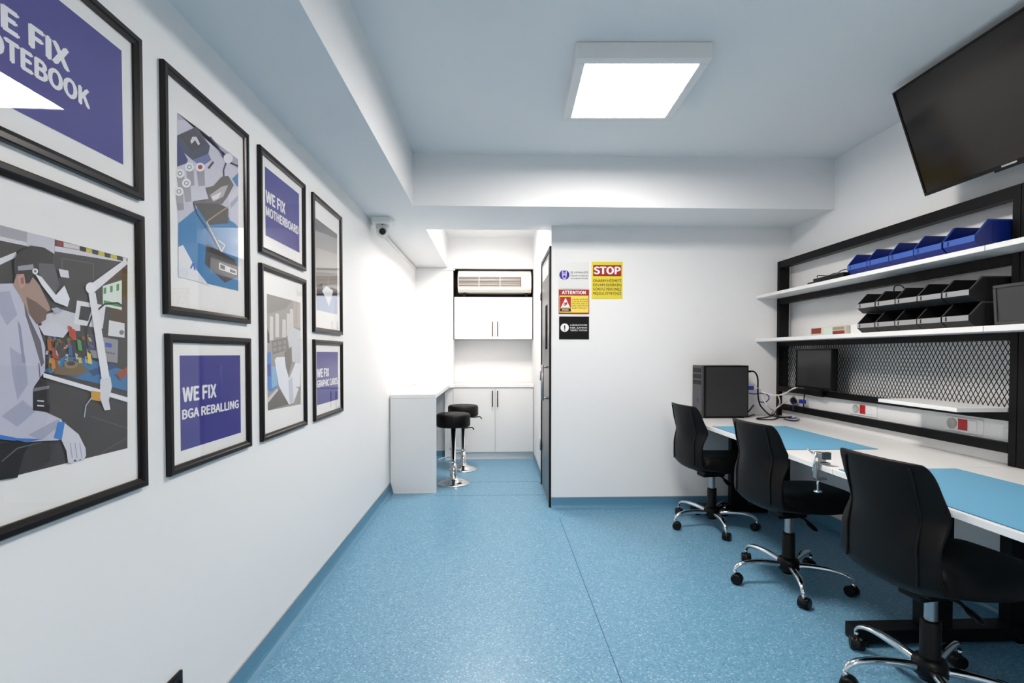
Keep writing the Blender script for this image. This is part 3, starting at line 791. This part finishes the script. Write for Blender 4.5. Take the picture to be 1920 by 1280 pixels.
# ------------------------------------------------------------------ wall rack above the desks
XF = 2.42
def rack(y0, y1, label):
    t = thing('shelf_rack', label, 'shelf rack', (2.48, (y0 + y1) / 2, ZD), 'black framed wall racks')
    for y in (y0, y1 - .036):
        B(XF, XF + .085, y, y + .036, ZD, 2.104, BLKMET, 'post', t, 0.002)
    ya_, yb_ = y0 + .036, y1 - .036
    B(XF, XF + .06, ya_, yb_, 2.047, 2.104, BLKMET, 'top_rail', t, 0.002)
    B(XF, XF + .06, ya_, yb_, 1.742, 1.789, BLKMET, 'shelf_rail', t, 0.002)
    B(XF, XF + .06, ya_, yb_, 1.383, 1.419, BLKMET, 'shelf_rail', t, 0.002)
    B(XF, XF + .03, ya_, yb_, 1.001, 1.043, BLKMET, 'mid_rail', t, 0.002)
    B(XF, XF + .03, ya_, yb_, 0.848, 0.897, BLKMET, 'low_rail', t, 0.002)
    B(XW - .003, XW + .016, ya_, yb_, ZD + .001, 1.0405, LAM, 'back_panel', t)
    # expanded-metal mesh
    m = MB(); za, zb, W, H, xm = 1.043, 1.383, 0.0262, 0.047, XF + .018
    n0 = int((ya_ - (zb - za) * W / H) / W) - 1; n1 = int(yb_ / W) + 40
    for sgn in (1, -1):
        for k in range(n0, n1):
            yb0 = k * W
            p = Vector((xm, yb0, za)); q = Vector((xm, yb0 + sgn * (zb - za) * W / H, zb))
            dy = q.y - p.y
            t0, t1 = 0.0, 1.0
            lo, hi = (ya_ - p.y) / dy, (yb_ - p.y) / dy
            if lo > hi: lo, hi = hi, lo
            t0, t1 = max(t0, lo), min(t1, hi)
            if t1 - t0 < 0.01: continue
            m.bar(p + (q - p) * t0, p + (q - p) * t1, 0.0030, 0.002, BLKMET, (1, 0, 0))
    m.build('mesh_panel', t)
    return t
rack(YSEAM, YB - .002, 'black steel wall rack with mesh panel beside the back wall')
rack(YD0, YSEAM - .003, 'black steel wall rack at the right edge of view')
def shelf(y0, y1, z, th, label):
    t = tag(B(2.238, XR - .002, y0, y1, z, z + th, LAMB, 'wall_shelf', None, 0.002), label, 'shelf', 'white shelf boards on the racks')
shelf(2.232, YB - .002, 1.790, .025, 'upper white shelf board carrying the blue bins')
shelf(2.232, YB - .002, 1.420, .027, 'lower white shelf board carrying the black bins')
shelf(YD0, 2.229, 1.790, .025, 'upper white shelf board at the right edge, past the blue bins')
shelf(YD0, 2.229, 1.420, .027, 'lower white shelf board carrying the small monitor')
mb = MB().prism([(2.175, 2.288, 1.0432), (2.436, 2.288, 1.0432), (2.436, 2.80, 1.0432), (2.195, 2.80, 1.0432)], (0, 0, .02), LAMB)
tag(mb.build('narrow_shelf', None, 0.002), 'narrow white shelf board resting on the rack rail below the mesh', 'shelf')

# sockets in the white back panel
def socket(y0, y1, z0, z1, label, red=True):
    xs = XW - .003
    t = thing('power_socket', label, 'power socket', (xs, (y0 + y1) / 2, z0), 'sockets in the white trunking')
    B(xs - .006, xs, y0, y1, z0, z1, PLAST, 'cover_plate', t, 0.002)
    h = z1 - z0; yy = y1 - .05
    ym = (y0 + y1) / 2 + .0
    B(xs - .010, xs - .006, ym - .032 + .01, ym + .018 + .01, z0 + h * .16, z1 - h * .10, REDPL if red else PLAST, 'red_module' if red else 'white_module', t, 0.002)
    MB().lathe([(0.028, -.0065), (0.028, -.010), (0.024, -.010), (0.022, -.0062), (0.001, -.0062)], (xs, ym + .065, (z0 + z1) / 2 + .002), mat('shaded socket plastic', (0.42, 0.42, 0.41), 0.45), 24, 'x').build('socket_well', t)  # white well; its inner shadow is put into the grey
    B(xs - .009, xs - .006, ym - .075, ym - .030, z0 + h * .18, z1 - h * .12, PLAST, 'white_module', t, 0.002)
socket(2.43, 2.64, 0.907, 0.985, 'white socket strip with red module, nearer the right edge')
socket(3.13, 3.37, 0.907, 0.985, 'white socket strip with red module, farther along under the mesh')
socket(3.86, 4.05, 0.907, 0.985, 'white socket strip behind the tangle of cables', False)

# ------------------------------------------------------------------ storage bins
def bin_thing(wd, x0, x1, h, body, lab, label, group):
    """open-fronted bin: front towards -x, width along y, standing at the origin"""
    t = thing('storage_bin', label, 'storage bin', (0, 0, 0), group)
    m = MB(); th = .003; hw = wd / 2 - .002
    rim = BLUELAB if body is BLUEBIN else mat('bin rim highlight', (0.11, 0.11, 0.112), 0.35)  # edge highlights painted as a lighter rim colour
    fx = x0
    side = [(fx + .034, 0), (fx, h * .25), (fx, h * .47), (fx + .06, h), (x1, h), (x1, 0)]
    for y in (-hw, hw - th):
        m.prism([(x, y, z) for x, z in side], (0, th, 0), body)
    m.box(fx + .034, x1, -hw + th, hw - th, 0, th, body)
    m.box(x1 - th, x1, -hw + th, hw - th, th, h, body)
    m.prism([(fx + .034, -hw + th, 0), (fx, -hw + th, h * .25), (fx + th, -hw + th, h * .25 + .002), (fx + .034 + th, -hw + th, th)], (0, 2 * hw - 2 * th, 0), body)
    for y in (-hw - .0015, hw - .0005):      # thick rims and ribs on the sides
        m.prism([(fx, y, h * .47), (fx + .06, y, h), (x1, y, h), (x1, y, h - .006), (fx + .063, y, h - .006), (fx + .006, y, h * .47)], (0, .002, 0), rim)
        for xr in (fx + .085, fx + .14, x1 - .035):
            m.box(xr, xr + .006, y, y + .002, 0.004, h - .006, body)
    m.build('bin_body', t)
    l = MB()
    l.box(fx - .0015, fx + th, -hw + .0015, hw - .0015, h * .25, h * .47, lab)
    lo = l.build('label_holder', t, 0.0008)
    MB().box(fx - .003, fx - .0015, hw * .62, hw * .72, h * .25 + .003, h * .47 - .003, body).build('slot_mark', lo)
    return t
bys = [3.152, 2.985, 2.812, 2.644, 2.470, 2.290]
names = ['blue storage bin at the left end of its row, beside the black cables', 'blue storage bin, second from the left end', 'blue storage bin in the middle of the row of five', 'blue storage bin, second from the right end', 'blue storage bin at the right end of its row, nearest the viewer']
proto = bin_thing(0.172, 0, 0.215, 0.138, BLUEBIN, BLUELAB, names[0], 'blue storage bins on the upper shelf')
for i in range(5):
    o = proto if i == 0 else copy_tree(proto)
    o['label'] = names[i]
    o.location = (2.256, (bys[i] + bys[i + 1]) / 2, 1.8152)
bys = [3.055, 2.905, 2.757, 2.610, 2.463, 2.312]
pos = ['at the left end', 'second from the left', 'in the middle', 'second from the right', 'rightmost beside small monitor']
proto = bin_thing(0.147, 0, 0.21, 0.121, GREYBIN, GREYLAB, '', 'black storage bins on the lower shelf')
first = True
for r, rn in enumerate(('lower', 'upper')):
    for i in range(5):
        o = proto if first else copy_tree(proto); first = False
        o['label'] = 'black bin with grey lip in the %s tier, %s' % (rn, pos[i])
        o.location = (2.252, (bys[i] + bys[i + 1]) / 2, 1.4472 + r * .1215)

# things lying on the shelves
t = thing('flat_tablet', 'stack of flat black tablets at the left of the blue bins', 'tablet', (2.35, 3.37, 1.8152))
B(2.241, 2.46, 3.17, 3.54, 1.8153, 1.826, BLKPL, 'lower_plate', t, 0.002)
B(2.244, 2.45, 3.17, 3.48, 1.8262, 1.846, BLKPL, 'upper_plate', t, 0.003)
p = lambda px, py, x=2.28: atX(px, py, x)
tag(MB().tube(spline([p(1533, 520), p(1533.5, 516.5), p(1552, 516.7), p(1562, 513), p(1572, 511), p(1578, 507), p(1590, 504.5), p(1600, 508, 2.30)], 6), 0.0028, BLKPL, 8).build('black_cable'), 'thin black cable lying over the flat tablets on the upper shelf', 'cable')
tag(MB().tube(spline([p(1676, 546, 2.4), p(1677, 538, 2.4), p(1683, 534.5, 2.4), p(1691, 536, 2.4), p(1697, 543, 2.4), p(1700, 552, 2.4)], 6), 0.003, BLKPL, 8).build('black_cable'), 'short black cable looped above the black bins', 'cable')
t = thing('component_box', 'small white, red and green box on the lower shelf left of the black bins', 'box', (2.34, 3.4, 1.4472))
B(2.30, 2.38, 3.225, 3.585, 1.4473, 1.506, mat('pale box card', (0.60, 0.58, 0.50), 0.6), 'box_body', t, 0.002)
B(2.298, 2.30, 3.47, 3.575, 1.462, 1.500, mat('brown red print', rgb(130, 50, 30), 0.6), 'front_label', t)
B(2.298, 2.30, 3.232, 3.345, 1.452, 1.474, mat('dark red print', rgb(140, 30, 24), 0.6), 'red_stripe', t)
B(2.298, 2.30, 3.232, 3.345, 1.480, 1.500, mat('olive print', rgb(150, 144, 116), 0.6), 'olive_stripe', t)
B(2.2985, 2.30, 3.35, 3.44, 1.450, 1.500, mat('mint print', rgb(200, 216, 205), 0.6), 'mint_label', t)
tag(B(2.33, 2.44, 3.07, 3.22, 1.4473, 1.512, LAM, 'white_box', None, 0.003), 'plain white box between the printed box and the black bins', 'box')

# small monitor on the lower shelf, right edge
t = thing('small_monitor', 'small black monitor on the lower shelf at the right edge', 'monitor', (2.30, 2.05, 1.4472))
MM = Matrix.Translation((2.30, 2.05, 1.452)) @ Matrix.Rotation(math.radians(-4), 4, 'Y')
MB().box(-.02, .02, -.165, .165, 0.0, 0.178, BLKPL, MM).build('monitor_case', t, 0.004)
f = MB()
for q in ((-.165, .165, .0, .014), (-.165, .165, .164, .178), (-.165, -.151, .014, .164), (.151, .165, .014, .164)):
    f.box(-.026, -.02, q[0], q[1], q[2], q[3], mat('dark grey bezel', (0.035, 0.035, 0.036), 0.35), MM)
f.build('bezel', t, 0.002)
MB().box(-.0215, -.0202, -.15, .15, .015, .163, SCREENM, MM).build('screen', t)
B(2.29, 2.37, 1.97, 2.13, 1.4472, 1.4545, BLKPL, 'stand', t, 0.002)

# monitor on the rack rail in front of the mesh
t = thing('monitor', 'black monitor in front of the mesh, above the cables', 'monitor', (2.39, 3.66, 1.05))
B(2.368, 2.412, 3.447, 3.868, 1.056, 1.354, BLKPL, 'monitor_case', t, 0.004)
f = MB()
for q in ((3.447, 3.868, 1.056, 1.072), (3.447, 3.868, 1.344, 1.354), (3.447, 3.458, 1.072, 1.344), (3.857, 3.868, 1.072, 1.344)):
    f.box(2.362, 2.368, *q, BLKPL)
f.build('bezel', t, 0.001)
B(2.3665, 2.3675, 3.459, 3.856, 1.073, 1.343, SCREENM, 'screen', t)
f = MB().box(2.40, 2.418, 3.60, 3.72, 1.0, 1.056, BLKPL); f.box(2.36, 2.418, 3.56, 3.76, 1.044, 1.056, BLKPL)
f.build('rail_bracket', t, 0.002)

# ------------------------------------------------------------------ wall television
t = thing('television', 'large black television tilted down, high on the right wall', 'television', (XR, 2.16, 2.45))
pb_, pt_ = Vector((2.36, 0, 2.182)), Vector((2.166, 0, 2.738))
zax = (pt_ - pb_).normalized(); xax = Vector((zax.z, 0, -zax.x)); H = (pt_ - pb_).length
TM = Matrix(((xax.x, 0, zax.x, pb_.x), (xax.y, 1, zax.y, 0), (xax.z, 0, zax.z, pb_.z), (0, 0, 0, 1)))
y0, y1 = 1.645, 2.690
MB().box(0.0, 0.035, y0, y1, 0, H, BLKPL, TM).build('tv_case', t, 0.004)
f = MB()
for q in ((y0, y1, 0, .017), (y0, y1, H - .011, H), (y0, y0 + .011, .017, H - .011), (y1 - .011, y1, .017, H - .011)):
    f.box(-.006, 0.0, q[0], q[1], q[2], q[3], BLKPL, TM)
f.build('bezel', t, 0.001)
MB().box(-.002, -.0004, y0 + .0112, y1 - .0112, .0172, H - .0112, SCREEN, TM).build('screen', t)
MB().box(-.008, -.006, 2.20, 2.27, .004, .012, STEEL, TM).build('logo_plate', t)
MB().box(-.006, .02, 2.13, 2.31, -.010, 0.0, BLKPL, TM).build('sensor_bar', t, 0.002)
MB().box(.035, .075, y0 + .18, y1 - .18, .06, H - .14, BLKPL, TM).build('rear_cover', t, 0.01)
f = MB()
c1 = TM @ Vector((.075, 2.16, H * .45))
f.bar(c1, (XR - .012, 2.16, 2.42), .06, .05, BLKMET); f.box(XR - .014, XR - .001, 2.03, 2.29, 2.30, 2.56, BLKMET)
f.build('wall_mount', t, 0.002)

# ------------------------------------------------------------------ computer tower and cables
t = thing('computer_tower', 'black computer tower on the far end of the workbench', 'computer', (1.9, 4.12, ZD))
B(1.705, 2.075, 4.035, 4.222, ZD + .008, 1.222, BLKPL, 'tower_case', t, 0.004)
B(1.72, 2.065, 4.031, 4.036, ZD + .018, 1.210, mat('satin black panel', (0.018, 0.018, 0.019), 0.5), 'side_panel', t, 0.002)
fb = B(1.683, 1.705, 4.033, 4.224, ZD + .006, 1.224, mat('dark grey front', (0.05, 0.05, 0.055), 0.4), 'front_bezel', t, 0.006)
dv = MB()
for k in range(3): dv.box(1.680, 1.684, 4.05, 4.205, 1.165 - k * .05, 1.200 - k * .05, BLKPL)
dv.build('drive_bay', fb, 0.001)
B(1.680, 1.684, 4.10, 4.13, 0.92, 0.95, BLUECAB, 'power_button', fb, 0.002)
f = MB()
for x in (1.74, 2.03):
    for y in (4.06, 4.19): f.box(x - .015, x + .015, y - .012, y + .012, ZD, ZD + .0085, BLKPL)
f.build('rubber_foot', t)
pc = MB()
for k in range(5): pc.box(2.075, 2.079, 4.06, 4.11, 0.86 + k * .022, 0.872 + k * .022, STEEL)
pc.box(2.075, 2.079, 4.06, 4.20, 1.03, 1.07, STEEL)
pc.build('rear_port', t)

def cable(name, label, pts, r, m, plug=None):
    return tag(MB().tube(spline(pts, 8), r, m, 8).build(name), label, 'cable')
yq = 4.06
Q = lambda px, py, y=yq: atY(px, py, y)
G = lambda px, py, z=ZD + .0068: atZ(px, py, z)
t = thing('power_cable', 'thick black cable arching from the top of the computer tower down to the desk', 'cable', Q(1405, 696))
MB().tube(spline([Q(1404, 696), Q(1412, 696), Q(1418, 701), Q(1421, 712), Q(1421, 735), Q(1423, 752), Q(1428, 763), G(1444, 778), G(1465, 782), G(1485, 781), G(1492, 777)], 8), 0.0062, BLKPL, 10).build('cable_run', t)
B(2.079, 2.105, 4.05, 4.075, Q(1405, 696).z - .008, Q(1405, 696).z + .008, BLKPL, 'plug', t, 0.002)
t = thing('video_cable', 'white cable with blue plug at the back of the computer tower', 'cable', Q(1408, 727))
pp_ = Q(1409, 727)
B(2.079, 2.125, 4.045, 4.075, pp_.z - .016, pp_.z + .016, BLUECAB, 'plug', t, 0.003)
MB().tube(spline([Q(1413, 727), Q(1424, 728), Q(1430, 735), Q(1440, 738, 4.0), Q(1455, 741, 3.95), Q(1470, 738, 3.85), atX(1488, 728, 2.36), atX(1506, 723.5, 2.395)], 8), 0.0055, WHITECAB, 10).build('cable_run', t)
cable('blue_cable', 'thin blue and black cable curling out of the tower and back', [Q(1404, 737), Q(1415, 738.5), Q(1424, 737), Q(1436, 738), Q(1442, 745), Q(1438, 752), Q(1430, 754), Q(1422, 752)], 0.0046, BLUECAB)
cable('white_cable', 'thin white cable looping down in front of the rack post', [Q(1427, 732), Q(1430, 745), Q(1440, 762, 4.02), G(1452, 768, .83), Q(1462, 755, 4.0), Q(1459, 742, 3.98), Q(1455, 740, 3.97)], 0.0046, WHITECAB)
cable('white_cable', 'second white cable stretching from the desk to the socket', [G(1446, 774, .80), Q(1455, 766, 4.0), atX(1468, 756, 2.36), atX(1476, 751, 2.41)], 0.0046, WHITECAB)
cable('black_cable', 'black cable coiled flat on the desk in front of the rack post', [G(1404, 780), G(1425, 773), G(1434, 771), G(1446, 776), G(1460, 780), G(1450, 786), G(1425, 786), G(1419, 784), G(1432, 783), G(1448, 779), Q(1455, 771, 4.0), Q(1459, 764, 3.98)], 0.0048, BLKPL)
cable('black_cable', 'black cable hanging from the rack rail beside the socket and curling on the desk', [atX(1509, 736, 2.412), atX(1507, 752, 2.405), atX(1506, 765, 2.40), G(1502, 782), G(1494, 788), G(1482, 788), G(1470, 785)], 0.0045, BLKPL)
t = thing('power_adapter', 'dark blue plug adapter in the socket with a blue lead hanging down', 'plug', (2.44, 3.95, .93))
MB().tube([atX(1487, 750, 2.44), atX(1488, 752, 2.40)], 0.024, BLKPL, 14).build('plug_body', t)
B(2.385, 2.41, 3.80, 3.86, .93, .962, BLUECAB, 'blue_plug', t, 0.004)
MB().tube(spline([atX(1489, 754, 2.395), atX(1487, 765, 2.37), G(1491, 776), G(1494, 782), G(1486, 784), G(1476, 783)], 8), 0.0042, BLUECAB, 8).build('lead', t)
cable('black_cable', 'short stiff black cable end poking up behind the tower', [Q(1403, 772, 4.1), Q(1407, 767, 4.1), Q(1413, 759, 4.1)], 0.0062, BLKPL)

# ------------------------------------------------------------------ little bench vise
t = thing('bench_vise', 'small steel bench vise clamped to the workbench edge', 'vise', (XD, 2.345, ZD))
vy = 2.345
m = MB(); m.box(XD - .010, XD + .045, vy - .022, vy + .022, ZD, ZD + .010, STEEL); m.box(XD - .018, XD - .008, vy - .014, vy + .014, ZD - .075, ZD + .010, STEEL); m.box(XD - .018, XD + .035, vy - .012, vy + .012, ZD - .075, ZD - .065, STEEL)
m.build('clamp_frame', t, 0.002)
m = MB(); m.box(XD + .002, XD + .030, vy - .012, vy + .012, ZD + .010, ZD + .030, STEEL); m.box(XD - .002, XD + .026, vy - .032, vy + .034, ZD + .028, ZD + .056, STEEL)
m.build('vise_body', t, 0.004)
m = MB(); m.box(XD - .006, XD + .030, vy - .048, vy - .036, ZD + .030, ZD + .064, mat('dark steel', (0.10, 0.10, 0.10), 0.35, 1.0)); m.box(XD - .006, XD + .030, vy - .033, vy - .024, ZD + .030, ZD + .064, STEEL)
m.build('jaw', t, 0.002)
m = MB(); m.tube([(XD + .010, vy + .030, ZD + .042), (XD + .010, vy + .066, ZD + .042)], .006, CHROME, 10); m.tube([(XD - .022, vy + .062, ZD + .066), (XD + .040, vy + .062, ZD + .020)], .0035, CHROME, 8)
m.build('screw_handle', t)
m = MB(); m.tube([(XD - .002, vy, ZD - .066), (XD - .002, vy, ZD - .128)], .005, CHROME, 10); m.lathe([(.001, -.126), (.018, -.128), (.018, -.134), (.001, -.136)], (XD - .002, vy, ZD), CHROME, 16)
m.tube([(XD - .020, vy - .01, ZD + .058), (XD - .034, vy - .01, ZD - .03)], .004, CHROME, 8)
m.build('clamp_screw', t)

# ------------------------------------------------------------------ office chairs
SHELL = [(0.292, 0.505, 0.160, 0.000, 90, .030), (0.288, 0.462, 0.190, 0.000, 90, .090), (0.20, 0.440, 0.206, 0.006, 90, .115), (0.08, 0.432, 0.212, 0.016, 90, .122),
         (-0.05, 0.432, 0.214, 0.032, 90, .122), (-0.15, 0.438, 0.214, 0.050, 82, .118), (-0.222, 0.455, 0.212, 0.045, 50, .100), (-0.248, 0.500, 0.211, 0.036, 18, .075),
         (-0.250, 0.570, 0.209, 0.040, 8, .056), (-0.253, 0.630, 0.207, 0.040, 3, .048), (-0.255, 0.680, 0.205, 0.060, 0, .046), (-0.262, 0.735, 0.205, 0.105, 0, .045),
         (-0.265, 0.780, 0.205, 0.092, 0, .045), (-0.269, 0.830, 0.204, 0.068, 0, .044), (-0.273, 0.880, 0.200, 0.055, 0, .042), (-0.277, 0.918, 0.192, 0.040, 0, .038), (-0.279, 0.938, 0.176, 0.030, 0, .022)]
US = [-1, -.90, -.66, -.36, 0, .36, .66, .90, 1]
def shell_pt(row, u, k):
    s, z, hw, lift, ang, th = row
    c, n = math.cos(math.radians(ang)), math.sin(math.radians(ang))
    l = lift * abs(u) ** 2.4 + k * th * (1 - .72 * abs(u) ** 8)
    return Vector((s + c * l, u * hw * 1.0 * (1 - .03 * k * abs(u) ** 6), z + n * l))
def shell_mesh():
    vs, fs = [], []; N = 2 * len(US)
    for r in SHELL:
        vs += [shell_pt(r, u, 0) for u in US] + [shell_pt(r, u, 1) for u in reversed(US)]
    for i in range(len(SHELL) - 1):
        for k in range(N):
            k2 = (k + 1) % N
            fs.append((i * N + k, i * N + k2, (i + 1) * N + k2, (i + 1) * N + k))
    h = len(US)
    for base, fl in ((0, False), ((len(SHELL) - 1) * N, True)):
        for k in range(h - 1):
            q = (base + k, base + N - 1 - k, base + N - 2 - k, base + k + 1)
            fs.append(q[::-1] if fl else q)
    return vs, fs
def office_chair(label):
    t = thing('office_chair', label, 'office chair', (0, 0, 0), 'black office chairs at the workbenches')
    vs, fs = shell_mesh()
    m = MB(); m.add(vs, fs, LEATH, True)
    o = m.build('seat_shell', t, 0, 2, 2)
    # piping seams down the outside of the back
    for u in (-.70, .70):
        pts = [shell_pt(r, u, -.02) for r in SHELL[7:16]]
        MB().tube(spline(pts, 3), 0.0045, BLKPL, 6).build('seam', o)
    mm = MB(); mm.box(-.11, .11, -.09, .09, .415, .437, BLKMET); mm.box(-.10, .08, -.05, .05, .385, .416, BLKMET)
    mm.build('tilt_mechanism', t, 0.008)
    lv = MB(); lv.tube(spline([(0.02, -.045, .395), (0.035, -.075, .392), (0.042, -.09, .380)], 5), .007, BLKPL, 8)
    lv.tube([(0.040, -.085, .386), (0.046, -.105, .370), (0.052, -.135, .352), (0.054, -.148, .347)], [.008, .020, .022, .010], BLKPL, 12, True, 0.4)
    lv.build('lever', t)
    MB().lathe([(0.022, .385), (0.022, .29)], (0, 0, 0), STEEL, 24).build('gas_piston', t)
    MB().lathe([(0.022, .292), (0.031, .290), (0.034, .285), (0.034, .12), (0.036, .115), (0.036, .06), (0.001, .06)], (0, 0, 0), BLKPL, 24).build('gas_cylinder', t)
    MB().lathe([(0.034, .150), (0.050, .143), (0.058, .125), (0.058, .085), (0.045, .075), (0.001, .075)], (0, 0, 0), BLKPL, 28).build('hub', t)
    for k in range(5):
        th = math.radians(72 * k)
        d = Vector((math.cos(th), math.sin(th), 0)); s = Vector((-math.sin(th), math.cos(th), 0))
        P = [d * .050 + Vector((0, 0, .108)), d * .12 + Vector((0, 0, .118)), d * .20 + Vector((0, 0, .122)), d * .265 + Vector((0, 0, .115)), d * .300 + Vector((0, 0, .098)), d * .313 + Vector((0, 0, .076))]
        MB().tube(spline(P, 4), [.021 - .009 * i / 20 for i in range(21)], CHROME, 12, True, 0.8).build('base_arm', t)
        c = MB()
        off = d * .313 + s * .0
        ax = (s * .8 + d * .6).normalized()
        ctr = off + Vector((0, 0, .029)) - ax.cross(Vector((0, 0, 1))) * .012
        for g in (-1, 1):
            a0, a1 = ctr + ax * (g * .006), ctr + ax * (g * .027)
            c.tube([a0, a0 + ax * g * .002, a1 - ax * g * .003, a1], [.026, .029, .029, .024], BLKPL, 20)
        c.tube([ctr - ax * .022, ctr + ax * .022], [.031, .031], BLKPL, 16, True, 0.9)
        c.build('caster', t)
        MB().tube([off + Vector((0, 0, .046)), off + Vector((0, 0, .080))], .009, CHROME, 10).build('caster_stem', t)
    return t
chairs = [((1.684, 1.866, 0), 8, 174, 'black office chair nearest the viewer, at the right edge'),
          ((1.690, 2.815, 0), 8, 180, 'black office chair in the middle of the row of three'),
          ((1.660, 3.770, 0), 8, 192, 'black office chair farthest away, in front of the computer tower')]
proto = office_chair(chairs[0][3])
objs = [proto] + [copy_tree(proto) for _ in chairs[1:]]
for o, (loc, rz, bz, lab) in zip(objs, chairs):
    o.location = loc; o.rotation_euler.z = math.radians(rz); o['label'] = lab
    for ch in [q for q in bpy.data.objects if q.parent == o]:
        n = ch.name.split('.')[0]
        if n in ('base_arm', 'caster', 'caster_stem', 'hub'):
            ch.rotation_euler.z = math.radians(bz - rz)
